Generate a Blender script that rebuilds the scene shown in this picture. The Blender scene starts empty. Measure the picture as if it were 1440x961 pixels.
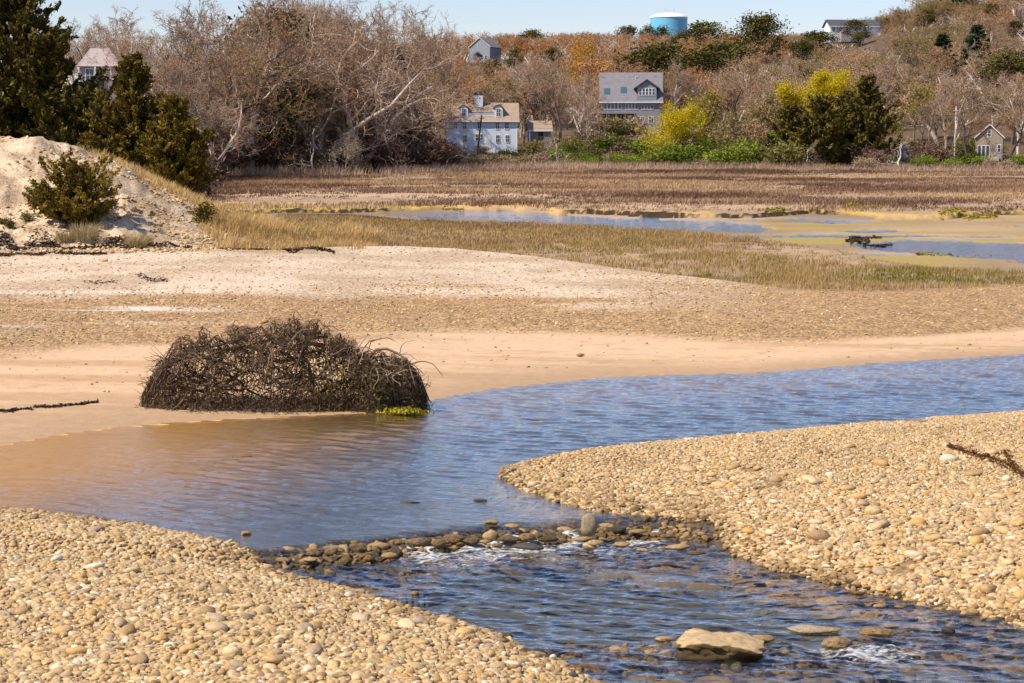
import bpy, math, random
import numpy as np
from mathutils import Vector, Matrix
R = math.radians
rng = np.random.default_rng(7)
random.seed(7)
scene = bpy.context.scene
COL = scene.collection

# ------------------------------------------------------------------ camera geometry (pixels of the 1440 x 961 photograph)
F = 2687.0; PITCH = math.atan((480.5 - 195) / F); CAMZ = 6.0
SP, CP = math.sin(PITCH), math.cos(PITCH)
def P2W(u, v, z=0.0):
    a = (u - 720) / F; b = (480.5 - v) / F
    dy = CP + b * SP; dz = -SP + b * CP
    k = (z - CAMZ) / dz
    return a * k, dy * k
def W2P(x, y, z):
    zc = y * CP - (z - CAMZ) * SP
    return 720 + F * x / zc, 480.5 - F * ((z - CAMZ) * CP + y * SP) / zc
def at_u(u, y, z=0.0):                      # x for the bearing of pixel column u at depth y
    return (u - 720) / F * (y * CP - (z - CAMZ) * SP)
def z_of_v(v, y):                           # height of the point at depth y seen in pixel row v
    b = (480.5 - v) / F
    return CAMZ + y * (-SP + b * CP) / (CP + b * SP)

# ------------------------------------------------------------------ noise
_tab = np.random.default_rng(3).random((256, 256))
def vnoise(x, y):
    xi = np.floor(x).astype(np.int64); yi = np.floor(y).astype(np.int64)
    fx = x - xi; fy = y - yi
    fx = fx * fx * (3 - 2 * fx); fy = fy * fy * (3 - 2 * fy)
    a = _tab[xi & 255, yi & 255]; b = _tab[(xi + 1) & 255, yi & 255]
    c = _tab[xi & 255, (yi + 1) & 255]; d = _tab[(xi + 1) & 255, (yi + 1) & 255]
    return (a * (1 - fx) + b * fx) * (1 - fy) + (c * (1 - fx) + d * fx) * fy
def fbm(x, y, o=4):
    s = 0; a = .5; n = 0
    for i in range(o):
        s = s + a * vnoise(x + 17.3 * i, y + 9.1 * i); n += a; a *= .5; x = x * 2.03; y = y * 2.03
    return s / n
def sst(a, b, x):
    t = np.clip((x - a) / (b - a), 0, 1); return t * t * (3 - 2 * t)

# ------------------------------------------------------------------ object helpers
def link(o): COL.objects.link(o); return o
def tag(o, label=None, cat=None, group=None, kind=None):
    if label: o['label'] = label
    if cat: o['category'] = cat
    if group: o['group'] = group
    if kind: o['kind'] = kind
    return o
def empty(name, loc=(0, 0, 0), rz=0.0):
    o = bpy.data.objects.new(name, None); link(o)
    o.empty_display_size = .3
    o.location = loc; o.rotation_euler = (0, 0, rz); return o
def mesh_np(name, V, loops, counts, mat, parent=None, smooth=False, tint=None, col=None, extra=None):
    me = bpy.data.meshes.new(name)
    V = np.asarray(V, np.float32); loops = np.asarray(loops, np.int32).ravel(); counts = np.asarray(counts, np.int32)
    me.vertices.add(len(V)); me.vertices.foreach_set('co', V.ravel())
    me.loops.add(len(loops)); me.loops.foreach_set('vertex_index', loops)
    me.polygons.add(len(counts))
    st = np.zeros(len(counts), np.int32); st[1:] = np.cumsum(counts)[:-1]
    me.polygons.foreach_set('loop_start', st)
    try: me.polygons.foreach_set('loop_total', counts)
    except Exception: pass
    if smooth: me.polygons.foreach_set('use_smooth', np.ones(len(counts), bool))
    me.update(calc_edges=True)
    if tint is not None:
        a = me.attributes.new('tint', 'FLOAT', 'POINT'); a.data.foreach_set('value', np.asarray(tint, np.float32))
    if col is not None:
        a = me.attributes.new('soil', 'FLOAT_COLOR', 'POINT')
        c = np.ones((len(V), 4), np.float32); c[:, :3] = col; a.data.foreach_set('color', c.ravel())
    for k, v in (extra or {}).items():
        a = me.attributes.new(k, 'FLOAT', 'POINT'); a.data.foreach_set('value', np.asarray(v, np.float32))
    for m in (mat if isinstance(mat, (list, tuple)) else [mat]): me.materials.append(m)
    o = bpy.data.objects.new(name, me); link(o)
    if parent is not None: o.parent = parent
    return o
class MB:
    """collects faces, builds ONE mesh object"""
    def __init__(s): s.v = []; s.f = []; s.t = []
    def face(s, pts):
        b = len(s.v); s.v += [tuple(p) for p in pts]; s.f.append(tuple(range(b, b + len(pts)))); return s
    def box(s, x0, x1, y0, y1, z0, z1):
        b = len(s.v)
        s.v += [(x, y, z) for z in (z0, z1) for y in (y0, y1) for x in (x0, x1)]
        s.f += [tuple(b + i for i in q) for q in ((0, 2, 3, 1), (4, 5, 7, 6), (0, 1, 5, 4), (2, 6, 7, 3), (0, 4, 6, 2), (1, 3, 7, 5))]
        return s
    def prism(s, poly, axis, a, b):          # poly in the two other axes (x,z for axis y; y,z for axis x; x,y for axis z)
        n = len(poly); i0 = len(s.v)
        for d in (a, b):
            for p, q in poly:
                s.v.append((p, d, q) if axis == 'y' else (d, p, q) if axis == 'x' else (p, q, d))
        s.f.append(tuple(i0 + i for i in range(n))[::-1]); s.f.append(tuple(i0 + n + i for i in range(n)))
        for i in range(n):
            j = (i + 1) % n; s.f.append((i0 + i, i0 + j, i0 + n + j, i0 + n + i))
        return s
    def tube(s, pts, rad, n=5, tip=True, tint=None):
        pts = np.asarray(pts, float); m = len(pts)
        d = pts[-1] - pts[0]; d = d / (np.linalg.norm(d) + 1e-9)
        ref = np.array((0, 0, 1.)) if abs(d[2]) < .8 else np.array((1., 0, 0))
        i0 = len(s.v)
        for k in range(m):
            t = pts[min(k + 1, m - 1)] - pts[max(k - 1, 0)]; t = t / (np.linalg.norm(t) + 1e-9)
            a = np.cross(t, ref); a /= (np.linalg.norm(a) + 1e-9); b = np.cross(t, a)
            if k == m - 1 and tip: s.v.append(tuple(pts[k])); break
            for j in range(n):
                w = 2 * math.pi * j / n; s.v.append(tuple(pts[k] + rad[k] * (math.cos(w) * a + math.sin(w) * b)))
        for k in range(m - 1):
            for j in range(n):
                j2 = (j + 1) % n; p = i0 + k * n
                if k == m - 2 and tip: s.f.append((p + j, p + j2, i0 + (m - 1) * n))
                else: s.f.append((p + j, p + j2, p + n + j2, p + n + j))
        if not tip: s.f.append(tuple(i0 + (m - 1) * n + j for j in range(n)))
        if tint is not None: s.t += [tint] * (len(s.v) - len(s.t))
        return s
    def build(s, name, mat, parent=None, smooth=False):
        me = bpy.data.meshes.new(name); me.from_pydata(s.v, [], s.f); me.materials.append(mat)
        if smooth: me.polygons.foreach_set('use_smooth', np.ones(len(me.polygons), bool))
        if s.t:
            a = me.attributes.new('tint', 'FLOAT', 'POINT'); a.data.foreach_set('value', np.asarray(s.t, np.float32))
        me.update(); o = bpy.data.objects.new(name, me); link(o)
        if parent is not None: o.parent = parent
        return o
def copy_tree(o, parent=None):
    c = o.copy(); COL.objects.link(c)
    if parent is not None: c.parent = parent
    for k in ('label', 'group'):
        if parent is None and k in c: del c[k]
    for ch in list(o.children): copy_tree(ch, c)
    return c

# ------------------------------------------------------------------ materials
class N:
    def __init__(s, name):
        s.m = bpy.data.materials.new(name); s.m.use_nodes = True; s.t = s.m.node_tree; s.t.nodes.clear()
        s.out = s.t.nodes.new('ShaderNodeOutputMaterial')
    def n(s, typ, ins=None, **kw):
        x = s.t.nodes.new('ShaderNode' + typ)
        for k, v in kw.items(): setattr(x, k, v)
        for k, v in (ins or {}).items():
            if isinstance(v, bpy.types.NodeSocket): s.t.links.new(v, x.inputs[k])
            else: x.inputs[k].default_value = v
        return x
    def ramp(s, fac, stops, interp='LINEAR'):
        x = s.t.nodes.new('ShaderNodeValToRGB'); s.t.links.new(fac, x.inputs[0]); cr = x.color_ramp; cr.interpolation = interp
        while len(cr.elements) < len(stops): cr.elements.new(.5)
        for e, (p, c) in zip(cr.elements, stops): e.position = p; e.color = (c[0], c[1], c[2], 1)
        return x.outputs[0]
    def mix(s, fac, a, b, mode='MIX'):
        x = s.t.nodes.new('ShaderNodeMix'); x.data_type = 'RGBA'; x.blend_type = mode
        for sock, v in ((x.inputs[0], fac), (x.inputs[6], a), (x.inputs[7], b)):
            if isinstance(v, bpy.types.NodeSocket): s.t.links.new(v, sock)
            elif isinstance(v, (int, float)): sock.default_value = v
            else: sock.default_value = (v[0], v[1], v[2], 1)
        return x.outputs[2]
    def math(s, op, a, b=0.0, clamp=False):
        x = s.t.nodes.new('ShaderNodeMath'); x.operation = op; x.use_clamp = clamp
        for i, v in enumerate((a, b)):
            if isinstance(v, bpy.types.NodeSocket): s.t.links.new(v, x.inputs[i])
            else: x.inputs[i].default_value = v
        return x.outputs[0]
    def attr(s, name, out='Fac'): return s.n('Attribute', attribute_name=name).outputs[out]
    def coord(s, out='Object', scale=None):
        c = s.n('TexCoord').outputs[out]
        if scale is not None: c = s.n('Mapping', {'Vector': c, 'Scale': scale}).outputs[0]
        return c
    def noise(s, vec, scale, detail=3, rough=.55, out='Fac'):
        return s.n('TexNoise', {'Vector': vec, 'Scale': scale, 'Detail': detail, 'Roughness': rough}).outputs[out]
    def bump(s, h, strength=.5, dist=.02, normal=None):
        i = {'Height': h, 'Strength': strength, 'Distance': dist}
        if normal is not None: i['Normal'] = normal
        return s.n('Bump', i).outputs[0]
    def rand(s): return s.n('ObjectInfo').outputs['Random']
    def finish(s, col, rough=.85, normal=None, spec=.3, metal=0.0):
        i = {'Base Color': col if isinstance(col, bpy.types.NodeSocket) else (*col, 1), 'Roughness': rough, 'Specular IOR Level': spec, 'Metallic': metal}
        if normal is not None: i['Normal'] = normal
        p = s.n('BsdfPrincipled', i); s.t.links.new(p.outputs[0], s.out.inputs[0]); return s.m
def mat_plain(name, col, rough=.8, var=.25, scale=3.0, bump=0.0, spec=.3, stretch=(1, 1, 1)):
    k = N(name); c = k.coord(scale=stretch); nz = k.noise(c, scale, 5)
    a = [x * (1 - var) for x in col]; b = [min(1, x * (1 + var)) for x in col]
    base = k.ramp(nz, [(.25, a), (.75, b)])
    return k.finish(base, rough, k.bump(nz, bump) if bump else None, spec)
def mat_leaf(name, ca, cb, rv=.25, transl=.2, rough=.7):
    k = N(name); base = k.mix(k.attr('tint'), ca, cb)
    h = k.n('HueSaturation', {'Color': base, 'Value': k.n('MapRange', {'Value': k.rand(), 'To Min': 1 - rv, 'To Max': 1 + rv}).outputs[0]}).outputs[0]
    d = k.n('BsdfDiffuse', {'Color': h}); tr = k.n('BsdfTranslucent', {'Color': h})
    m = k.n('MixShader', {0: transl, 1: d.outputs[0], 2: tr.outputs[0]})
    k.t.links.new(m.outputs[0], k.out.inputs[0]); return k.m
def mat_wall(name, col, course=.13, strength=.6, var=.2):      # clapboards / shingles: courses as bump and colour variation
    k = N(name); c = k.coord()
    w = k.n('TexWave', {'Vector': c, 'Scale': .314 / course, 'Distortion': 0.0}, wave_type='BANDS', bands_direction='Z', wave_profile='SAW').outputs['Fac']
    nz = k.noise(k.coord(scale=(1, 1, 4)), 2.5, 5)
    base = k.ramp(nz, [(.3, [x * (1 - var) for x in col]), (.7, [min(1, x * (1 + var)) for x in col])])
    return k.finish(base, .75, k.bump(w, strength, .02))
def mat_shingle(name, ca, cb, sc=3.0):
    k = N(name); c = k.coord(scale=(1, 1, 1))
    br = k.n('TexBrick', {'Vector': k.coord(scale=(1, 1, 1)), 'Scale': sc, 'Color1': (*ca, 1), 'Color2': (*cb, 1), 'Mortar': (*[x * .6 for x in ca], 1), 'Mortar Size': .02})
    nz = k.noise(c, 1.2, 5)
    base = k.mix(k.ramp(nz, [(.3, (0, 0, 0)), (.7, (1, 1, 1))]), ca, cb)
    base = k.mix(.4, base, br.outputs[0])
    return k.finish(base, .9, k.bump(k.noise(c, 12, 3), .4, .02))

M = {}
M['white_paint'] = mat_wall('white_clapboard', (.70, .77, .86), .14, .5, .05)
M['trim'] = mat_plain('white_trim', (.80, .80, .80), .6, .04)
M['grey_shingle'] = mat_wall('grey_shingle', (.27, .26, .27), .14, .7, .3)
M['bluegrey'] = mat_wall('weathered_blue_grey', (.26, .28, .33), .14, .6, .2)
M['pink_grey'] = mat_wall('pinkish_grey_boards', (.36, .30, .29), .16, .6, .2)
M['tan_shingle'] = mat_wall('tan_cedar_shingle', (.36, .28, .22), .14, .7, .3)
M['roof_brown'] = mat_shingle('brown_wood_roof', (.27, .19, .14), (.40, .30, .23))
M['roof_grey'] = mat_shingle('grey_roof', (.17, .16, .18), (.24, .22, .24))
M['roof_dark'] = mat_shingle('dark_roof', (.06, .065, .08), (.09, .095, .11))
M['roof_pink'] = mat_shingle('pink_grey_roof', (.33, .27, .26), (.42, .35, .33))
M['brick_dark'] = mat_plain('dark_brick', (.06, .05, .05), .9, .3, 6)
M['soot'] = mat_plain('dark_wood', (.05, .04, .035), .9, .3, 6)
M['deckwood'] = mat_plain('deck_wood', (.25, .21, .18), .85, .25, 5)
M['pole_dark'] = mat_plain('dark_pole_wood', (.05, .04, .035), .9, .3, 8)
M['pole_pale'] = mat_plain('pale_pole', (.55, .52, .48), .7, .1, 4)
M['wire'] = mat_plain('black_wire', (.04, .04, .04), .6, .1)
M['car_paint'] = mat_plain('dark_car_paint', (.015, .016, .02), .25, .2, spec=.6)
M['rubber'] = mat_plain('rubber', (.02, .02, .02), .9, .1)
M['red_lens'] = mat_plain('red_lens', (.35, .03, .02), .3, .1)
M['steel'] = mat_plain('steel', (.5, .5, .5), .4, .1)
k = N('window_glass'); M['glass'] = k.finish(k.ramp(k.noise(k.coord(), .8, 2), [(.3, (.015, .025, .04)), (.7, (.05, .08, .11))]), .08, None, .6)
k = N('skylight_glass'); M['skyglass'] = k.finish((.05, .11, .15), .08, None, .6)
k = N('tower_blue')
M['tower_blue'] = k.finish(k.ramp(k.noise(k.coord(scale=(1, 1, .2)), .6, 4), [(.3, (.13, .42, .62)), (.7, (.16, .47, .68))]), .45, None, .4)
M['tower_white'] = mat_plain('tower_white', (.80, .80, .76), .5, .06, .5)
def bark(name, a, b):
    k = N(name); nz = k.noise(k.coord(scale=(1, 1, .35)), 5, 5)
    h = k.n('HueSaturation', {'Color': k.ramp(nz, [(.3, a), (.7, b)]), 'Value': k.n('MapRange', {'Value': k.rand(), 'To Min': .7, 'To Max': 1.3}).outputs[0]}).outputs[0]
    return k.finish(h, .9, k.bump(nz, .6, .03))
M['bark_pale'] = bark('pale_lichened_bark', (.30, .235, .19), (.66, .55, .46))
M['bark_brown'] = bark('brown_bark', (.10, .07, .055), (.25, .18, .145))
M['bark_dark'] = bark('dark_bark', (.04, .03, .025), (.10, .075, .06))
M['bark_white'] = bark('bleached_wood', (.40, .34, .29), (.62, .54, .47))
M['twig_tan'] = mat_leaf('tan_twigs_and_buds', (.27, .165, .10), (.54, .33, .18), .15, .1)
M['twig_grey'] = mat_leaf('greyish_twigs', (.27, .175, .12), (.57, .39, .27), .2, .1)
M['twig_orange'] = mat_leaf('orange_budding_twigs', (.31, .15, .07), (.60, .295, .12), .12, .1)
M['twig_olive'] = mat_leaf('olive_budding_twigs', (.20, .145, .075), (.40, .30, .13), .2, .15)
M['bush_brown'] = mat_leaf('brown_thicket', (.075, .042, .032), (.26, .165, .115), .3, .1)
M['bush_tan'] = mat_leaf('tan_bush', (.17, .12, .08), (.42, .31, .19), .25, .15)
M['leaf_yellow'] = mat_leaf('yellow_new_leaves', (.42, .32, .015), (.82, .66, .03), .1, .4)
M['leaf_gold'] = mat_leaf('golden_buds', (.40, .20, .03), (.62, .33, .05), .12, .3)
M['leaf_bronze'] = mat_leaf('bronze_olive_new_leaves', (.15, .11, .022), (.44, .33, .07), .2, .25)
M['leaf_green'] = mat_leaf('fresh_green_leaves', (.055, .085, .014), (.27, .31, .045), .4, .3)
M['leaf_olive'] = mat_leaf('olive_leaves', (.07, .07, .02), (.25, .22, .07), .35, .25)
M['pine'] = mat_leaf('pine_needles', (.022, .024, .008), (.15, .13, .036), .3, .1)
M['spruce'] = mat_leaf('blue_green_needles', (.012, .028, .014), (.06, .095, .035), .25, .1)
M['cedar'] = mat_leaf('cedar_foliage', (.020, .018, .006), (.18, .14, .036), .25, .1)
M['juniper'] = mat_leaf('bronze_juniper_foliage', (.04, .032, .008), (.26, .18, .036), .25, .15)
M['pale_blossom'] = mat_leaf('pale_blossom', (.28, .22, .17), (.55, .46, .38), .1, .3)
M['grass_dry'] = mat_leaf('dry_beach_grass', (.34, .25, .11), (.66, .53, .30), .15, .3)
M['seaweed_rust'] = mat_leaf('rust_brown_dry_twigs', (.10, .045, .018), (.24, .11, .045), .1, .2)
# ------------------------------------------------------------------ terrain: outlines turned into depth as a function of bearing t = x / y
def curve(pts, z=0.0):
    a = []
    for p in pts:
        x, y = P2W(p[0], p[1], p[2] if len(p) > 2 else z); a.append((x / y, y))
    a.sort(); a = np.array(a)
    return lambda t: np.interp(t, a[:, 0], a[:, 1])
def ucurve(us, vals):
    ts = np.array([(u - 720) / F / CP for u in us]); vals = np.array(vals, float)
    return lambda t: np.interp(t, ts, vals)
ZD = -0.22                                   # water level below the stone row
YF = curve([(-700, 680), (-250, 650), (-100, 638), (0, 627), (100, 609), (180, 600), (290, 592), (430, 585), (560, 579), (610, 562), (640, 556), (700, 546), (850, 531), (950, 527), (1060, 525), (1200, 513), (1320, 505), (1440, 498), (1700, 483), (2200, 465)])
YL = curve([(-700, 680), (-100, 713), (0, 719), (100, 728), (200, 741), (290, 768, -.1), (350, 790, -.15), (430, 818, ZD), (520, 842, ZD), (620, 870, ZD), (690, 892, ZD), (730, 912, ZD), (790, 937, ZD), (830, 957, ZD), (900, 992, ZD), (1020, 1060, ZD), (1600, 1500, ZD), (2300, 1900, ZD)])
YRu = curve([(-900, 668, .0), (700, 668, .0), (712, 660), (740, 651, .05), (840, 634, .1), (960, 621, .12), (1100, 606, .15), (1250, 592, .15), (1440, 580, .15), (1700, 566, .15), (2200, 548, .15)])
YRl = curve([(-900, 480.), (640, 590.), (690, 652.), (700, 668.), (718, 678), (740, 690), (790, 706), (830, 716), (885, 721), (950, 726), (1000, 739, -.1), (1015, 757, -.18), (1035, 780, ZD), (1090, 800, ZD), (1130, 807, ZD), (1200, 826, ZD), (1290, 846, ZD), (1340, 856, ZD), (1440, 876, ZD), (1700, 915, ZD), (2300, 985, ZD)])
YW = curve([(-700, 800), (200, 795), (390, 780), (500, 767), (560, 760), (640, 752), (700, 748), (760, 744), (830, 740), (900, 737), (960, 738), (1020, 748), (1100, 760), (2300, 790)], -.1)
ZC = ucurve([-600, 300, 560, 700, 860, 1000, 1100, 1440, 2200], [1.25, 1.25, 1.15, 1.05, .9, .75, .62, .6, .6])
def _crest():
    px = [(-700, 348), (0, 350), (200, 352), (400, 352), (480, 348), (560, 346), (640, 350), (760, 362), (860, 376), (930, 385), (1000, 394), (1060, 402), (1150, 411), (1300, 411), (1440, 402), (1700, 395), (2300, 385)]
    a = []
    for u, v in px:
        zc = float(ZC((u - 720) / F)); x, y = P2W(u, v, zc); a.append((x / y, y))
    a = np.array(a); return lambda t: np.interp(t, a[:, 0], a[:, 1])
YC = _crest()
YM1 = curve([(-900, 300), (300, 300), (420, 300), (520, 303), (600, 305), (700, 307), (800, 311), (900, 316), (1000, 321), (1060, 326), (1100, 332), (1180, 343), (1230, 353), (1330, 364), (1440, 372), (1800, 390), (2300, 400)], .85)
YM2 = curve([(-900, 300), (300, 300), (380, 300.5), (420, 299), (520, 299), (560, 296.5), (640, 294), (760, 295), (785, 300), (900, 304), (1000, 306), (1060, 306), (1100, 304), (1140, 301), (1180, 302), (1220, 305), (1260, 307), (1320, 308), (1370, 306), (1390, 300), (1440, 300), (1800, 298), (2300, 298)], .1)
# creek pools, as world polygons
POOLS = [[(545, 306), (560, 300), (640, 297.5), (700, 297), (768, 298), (800, 303), (870, 307), (1000, 311), (1075, 316), (1090, 321), (1060, 330), (1000, 328), (900, 322), (800, 316), (700, 312), (600, 309)],
         [(1195, 346), (1215, 342), (1262, 338), (1330, 338), (1440, 341), (2000, 343), (2000, 392), (1440, 372), (1380, 365), (1300, 357), (1230, 351)],
         [(1085, 307), (1180, 308), (1245, 313), (1180, 316), (1100, 312)],
         [(1170, 324), (1255, 323), (1300, 326), (1210, 329)]]
POOLS = [np.array([P2W(u, v) for u, v in p]) for p in POOLS]
def in_poly(x, y, p):
    c = np.zeros(x.shape, bool); n = len(p)
    for i in range(n):
        x1, y1 = p[i]; x2, y2 = p[(i + 1) % n]
        s = ((y1 > y) != (y2 > y)) & (x < (x2 - x1) * (y - y1) / (y2 - y1 + 1e-12) + x1)
        c ^= s
    return c
YU = ucurve([-900, 150, 240, 268, 290, 330, 420, 520, 620, 700, 900, 1440, 2300], [106, 106, 108, 122, 255, 278, 286, 290, 305, 318, 320, 318, 318])
DUNE_U = [-600, 0, 60, 120, 180, 230, 270, 330, 400, 480, 540, 620]
DUNE_Z = [6.5, 6.0, 5.9, 5.35, 4.35, 3.4, 2.6, 1.7, 1.4, 1.25, 1.1, .9]
ZDUNE = ucurve(DUNE_U, DUNE_Z)
TU = [-600, 0, 140, 300, 450, 560, 640, 720, 900, 1050, 1150, 1250, 1350, 1440, 2300]
TY = [100, 125, 180, 250, 300, 350, 400, 500, 640, 770, 1100, 1700, 2600]
TZ = np.array([
    [4, 4, 3.6, .7, .7, .7, .7, .7, .7, .7, .7, .7, .7, .7, .7],
    [4, 4, 3.4, .7, .7, .7, .7, .7, .7, .7, .7, .7, .7, .7, .7],
    [7, 7, 7, 1, .7, .7, .7, .7, .7, .7, .7, .7, .7, .7, .7],
    [11, 11.5, 12, 2, .7, .7, .7, .7, .7, .7, .7, .7, .7, .7, .7],
    [12, 12.5, 13, 6, 4, 2, 1.2, .8, .8, .8, .8, .8, .8, .8, .8],
    [12, 13, 13, 12, 11, 7, 4.2, 3.8, 3.5, 3, 3, 3, 3, 3, 3],
    [12, 13, 13, 12.5, 13, 10, 7, 6.5, 6.6, 7, 8, 9, 9, 9, 9],
    [11, 12, 12, 12, 14, 13, 12, 12, 13, 15, 19, 22, 23, 24, 26],
    [8, 8, 8, 10, 15, 19, 22, 22, 23, 27, 34, 41, 44, 47, 50],
    [5, 5, 5, 8, 16, 27, 36, 37, 37, 38, 40, 44, 50, 54, 58],
    [0, 0, 0, 5, 18, 38, 48, 51, 52, 52, 50, 48, 48, 48, 48],
    [0, 0, 0, 0, 10, 28, 40, 44, 46, 46, 44, 42, 42, 42, 42],
    [0, 0, 0, 0, 5, 15, 20, 24, 26, 26, 24, 22, 22, 22, 22]], float)
_tt = np.array([(u - 720) / F / CP for u in TU]); TY = np.array(TY, float)
def table(t, y):
    i = np.clip(np.searchsorted(_tt, t) - 1, 0, len(_tt) - 2); j = np.clip(np.searchsorted(TY, y) - 1, 0, len(TY) - 2)
    fx = np.clip((t - _tt[i]) / (_tt[i + 1] - _tt[i]), 0, 1); fy = np.clip((y - TY[j]) / (TY[j + 1] - TY[j]), 0, 1)
    fx = fx * fx * (3 - 2 * fx)
    a = TZ[j, i] * (1 - fx) + TZ[j, i + 1] * fx; b = TZ[j + 1, i] * (1 - fx) + TZ[j + 1, i + 1] * fx
    return a * (1 - fy) + b * fy
def water_z(x, y):
    t = x / np.maximum(y, 1.)
    return ZD * sst(.25, -.7, y - YW(t))
C_ = lambda *c: np.array(c, float)
def ym2f(x, y, t, n1, n2): return YM2(t) + (fbm(x * .12, y * .02, 3) - .5) * 8 + (n1 - .5) * 5 + (n2 - .5) * 2
def land(x, y):
    """height, colour and pebbliness of the ground at world points"""
    x = np.asarray(x, float); y = np.asarray(y, float); t = x / np.maximum(y, 1.)
    yf = YF(t); yc = YC(t); zc = ZC(t)
    n1 = fbm(x * .35, y * .35); n2 = fbm(x * 2.1 + 40, y * 2.1, 3); n3 = fbm(x * .09 + 9, y * .05 + 3); nb = fbm(x * .12 + 7, y * .5 + 5)
    # --- stream bed
    left = sst(900, 150, 720 + t * F)                                   # gently shelving on the side of the brush pile
    sl = .015 * left + .07 * (1 - left)
    z = -np.minimum((yf - y) * sl, .38 + .15 * (n1 - .5))
    z = np.where(y < YW(t), np.minimum(z, ZD - .30 - .30 * n1), z)
    # weir sill
    dw = np.abs(y - YW(t)) / .9
    uu = 720 + t * F
    sill = sst(330, 420, uu) * sst(1120, 1000, uu)
    z = np.maximum(z, np.where(sill > 0, (-.10 - .5 * (1 - sill)) - .30 * dw ** 2, -9))
    # riffle shallows at both ends of the sill
    zz = water_z(x, y)
    rif = np.exp(-((x - P2W(430, 800, ZD)[0]) / 1.6) ** 2 - ((y - P2W(430, 797, ZD)[1]) / .9) ** 2) + np.exp(-((x - P2W(960, 750, -.1)[0]) / 1.3) ** 2 - ((y - P2W(960, 752, -.1)[1]) / 1.3) ** 2) \
        + np.exp(-((x - P2W(930, 912, ZD)[0]) / 2.2) ** 2 - ((y - P2W(930, 912, ZD)[1]) / .7) ** 2) + .8 * np.exp(-((x - P2W(1380, 880, ZD)[0]) / 1.5) ** 2 - ((y - P2W(1380, 885, ZD)[1]) / .8) ** 2)
    z = np.maximum(z, np.where(rif > .2, zz - .02 - .25 * (1 - np.clip(rif, 0, 1)), -9) - .0)
    bed = z.copy()
    # --- beach
    f = np.clip((y - yf) / np.maximum(yc - yf, 1), 0, 1)
    zb = zc * np.interp(f, [0, .08, .3, .62, 1], [0, .06, .24, .80, 1]) + .05 * (n1 - .5) * sst(0, .2, f)
    z = np.where(y >= yf, zb, z)
    # --- near bank and gravel bar
    yl = YL(t); ru = YRu(t); rl = YRl(t)
    edge = (n2 - .5) * .22 + (n1 - .5) * .3
    gl = yl + edge - y; zl = zz + np.where(gl > 0, np.minimum(gl * .11, .55), gl * .30) + .05 * (n1 - .5)
    z = np.where(y < yl + .9, np.maximum(z, zl), z)
    w = np.minimum((y - rl + edge) * .085, (ru - y + edge * .3) * .30)
    zr = np.interp(w, [-1, 0, .35, 1.5], [-2.8, 0, .33, .62]) + zz * sst(1.5, -.5, y - rl) + .05 * (n1 - .5)
    z = np.maximum(z, np.where(y < yf - .5, zr, -9))
    onbank = ((zl >= z - 1e-6) & (y < yl + .9)) | ((zr >= z - 1e-6) & (y < yf - .5))
    # --- marsh
    zm = .50 + .10 * (n1 - .5) + .06 * (n2 - .5)
    ym1 = YM1(t) + (n1 - .5) * 4; ym2 = ym2f(x, y, t, n1, n2)
    inm = (y > ym1) & (y < ym2)
    zmud = .06 + .12 * (n3 - .5) + .08 * sst(0, 6, y - ym1) * 0
    px = x + (n1 - .5) * 3; py = y + (n1 - .5) * 3
    pool = np.zeros(x.shape, bool)
    for p in POOLS: pool |= in_poly(px, py, p)
    pool |= (fbm(px * .05 + 5, py * .22 + 1, 4) > .585) & (uu > 900)
    zmud = np.where(pool, -.10, np.maximum(zmud, .03))
    zm = np.where(inm, zmud, np.where(y > ym2, zm - (.24 - .16 * n2) * sst(14, 0, y - ym2), zm))
    zm = zm + .25 * sst(220, 300, y)
    z = np.where(y > yc, zm + (zb - zm) * sst(4.0, 0, y - yc), z)
    # --- dune
    zd = ZDUNE(t); wd = sst(640, 480, uu)
    toe = 82 + 3 * (n3 - .5); crest = 100 + 4 * (n3 - .5)
    dz = z + (zd - z) * (.25 * sst(toe, toe + 4, y) + .75 * sst(toe + 3, crest, y)) + .5 * (fbm(x * .9, y * .9, 5) - .5) * 1.7 * sst(toe, toe + 5, y) * sst(330, 200, uu)
    back = sst(105, 140, y) * sst(250, 300, uu)                          # falls back to the marsh behind the grass spit
    dz = dz + (zm - dz) * back
    z = np.where((y > toe - 1) & (y < 400) & (wd > 0), z + (dz - z) * wd, z)
    # --- upland
    yu = YU(t); zt = table(t, y) + 1.2 * (fbm(x * .02, y * .02) - .5) * sst(300, 420, y)
    up = sst(0, 26, y - yu)
    z = np.where(y > yu, z + (zt - z) * up, z)
    # --- colours
    n = x.shape[0]; col = np.zeros((n, 3))
    def put(mask, c): 
        m = np.asarray(mask, float)[:, None]; col[:] = col * (1 - m) + np.asarray(c) * m
    v4 = lambda a, b, k: np.asarray(a)[None] * (1 - k[:, None]) + np.asarray(b)[None] * k[:, None]
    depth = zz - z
    put(np.ones(n), v4(C_(.60, .34, .13), C_(.15, .135, .11), sst(.04, .36, depth + .12 * (n2 - .5))))   # bed: bare sand, light lost in deeper water darkened into its colour
    peb = np.zeros(n)
    put((y >= yf), C_(.57, .385, .245))                                        # tidal sand
    damp = sst(.5, .68, fbm(x * .10 + 1, y * .9 + 4, 4)) * (y >= yf) * sst(.36, .26, f); put(damp * .7, C_(.42, .26, .14)); rill = sst(.46, .5, fbm(x * .22 + 3, y * 1.6, 4)) * sst(.54, .5, fbm(x * .22 + 3, y * 1.6, 4)) * (y >= yf) * sst(.30, .20, f); put(rill * .5, C_(.36, .22, .12)); put((y >= yf) * sst(.16, .0, f + .05 * (n1 - .5)), C_(.38, .25, .15))      # wet sand by the water
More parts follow.
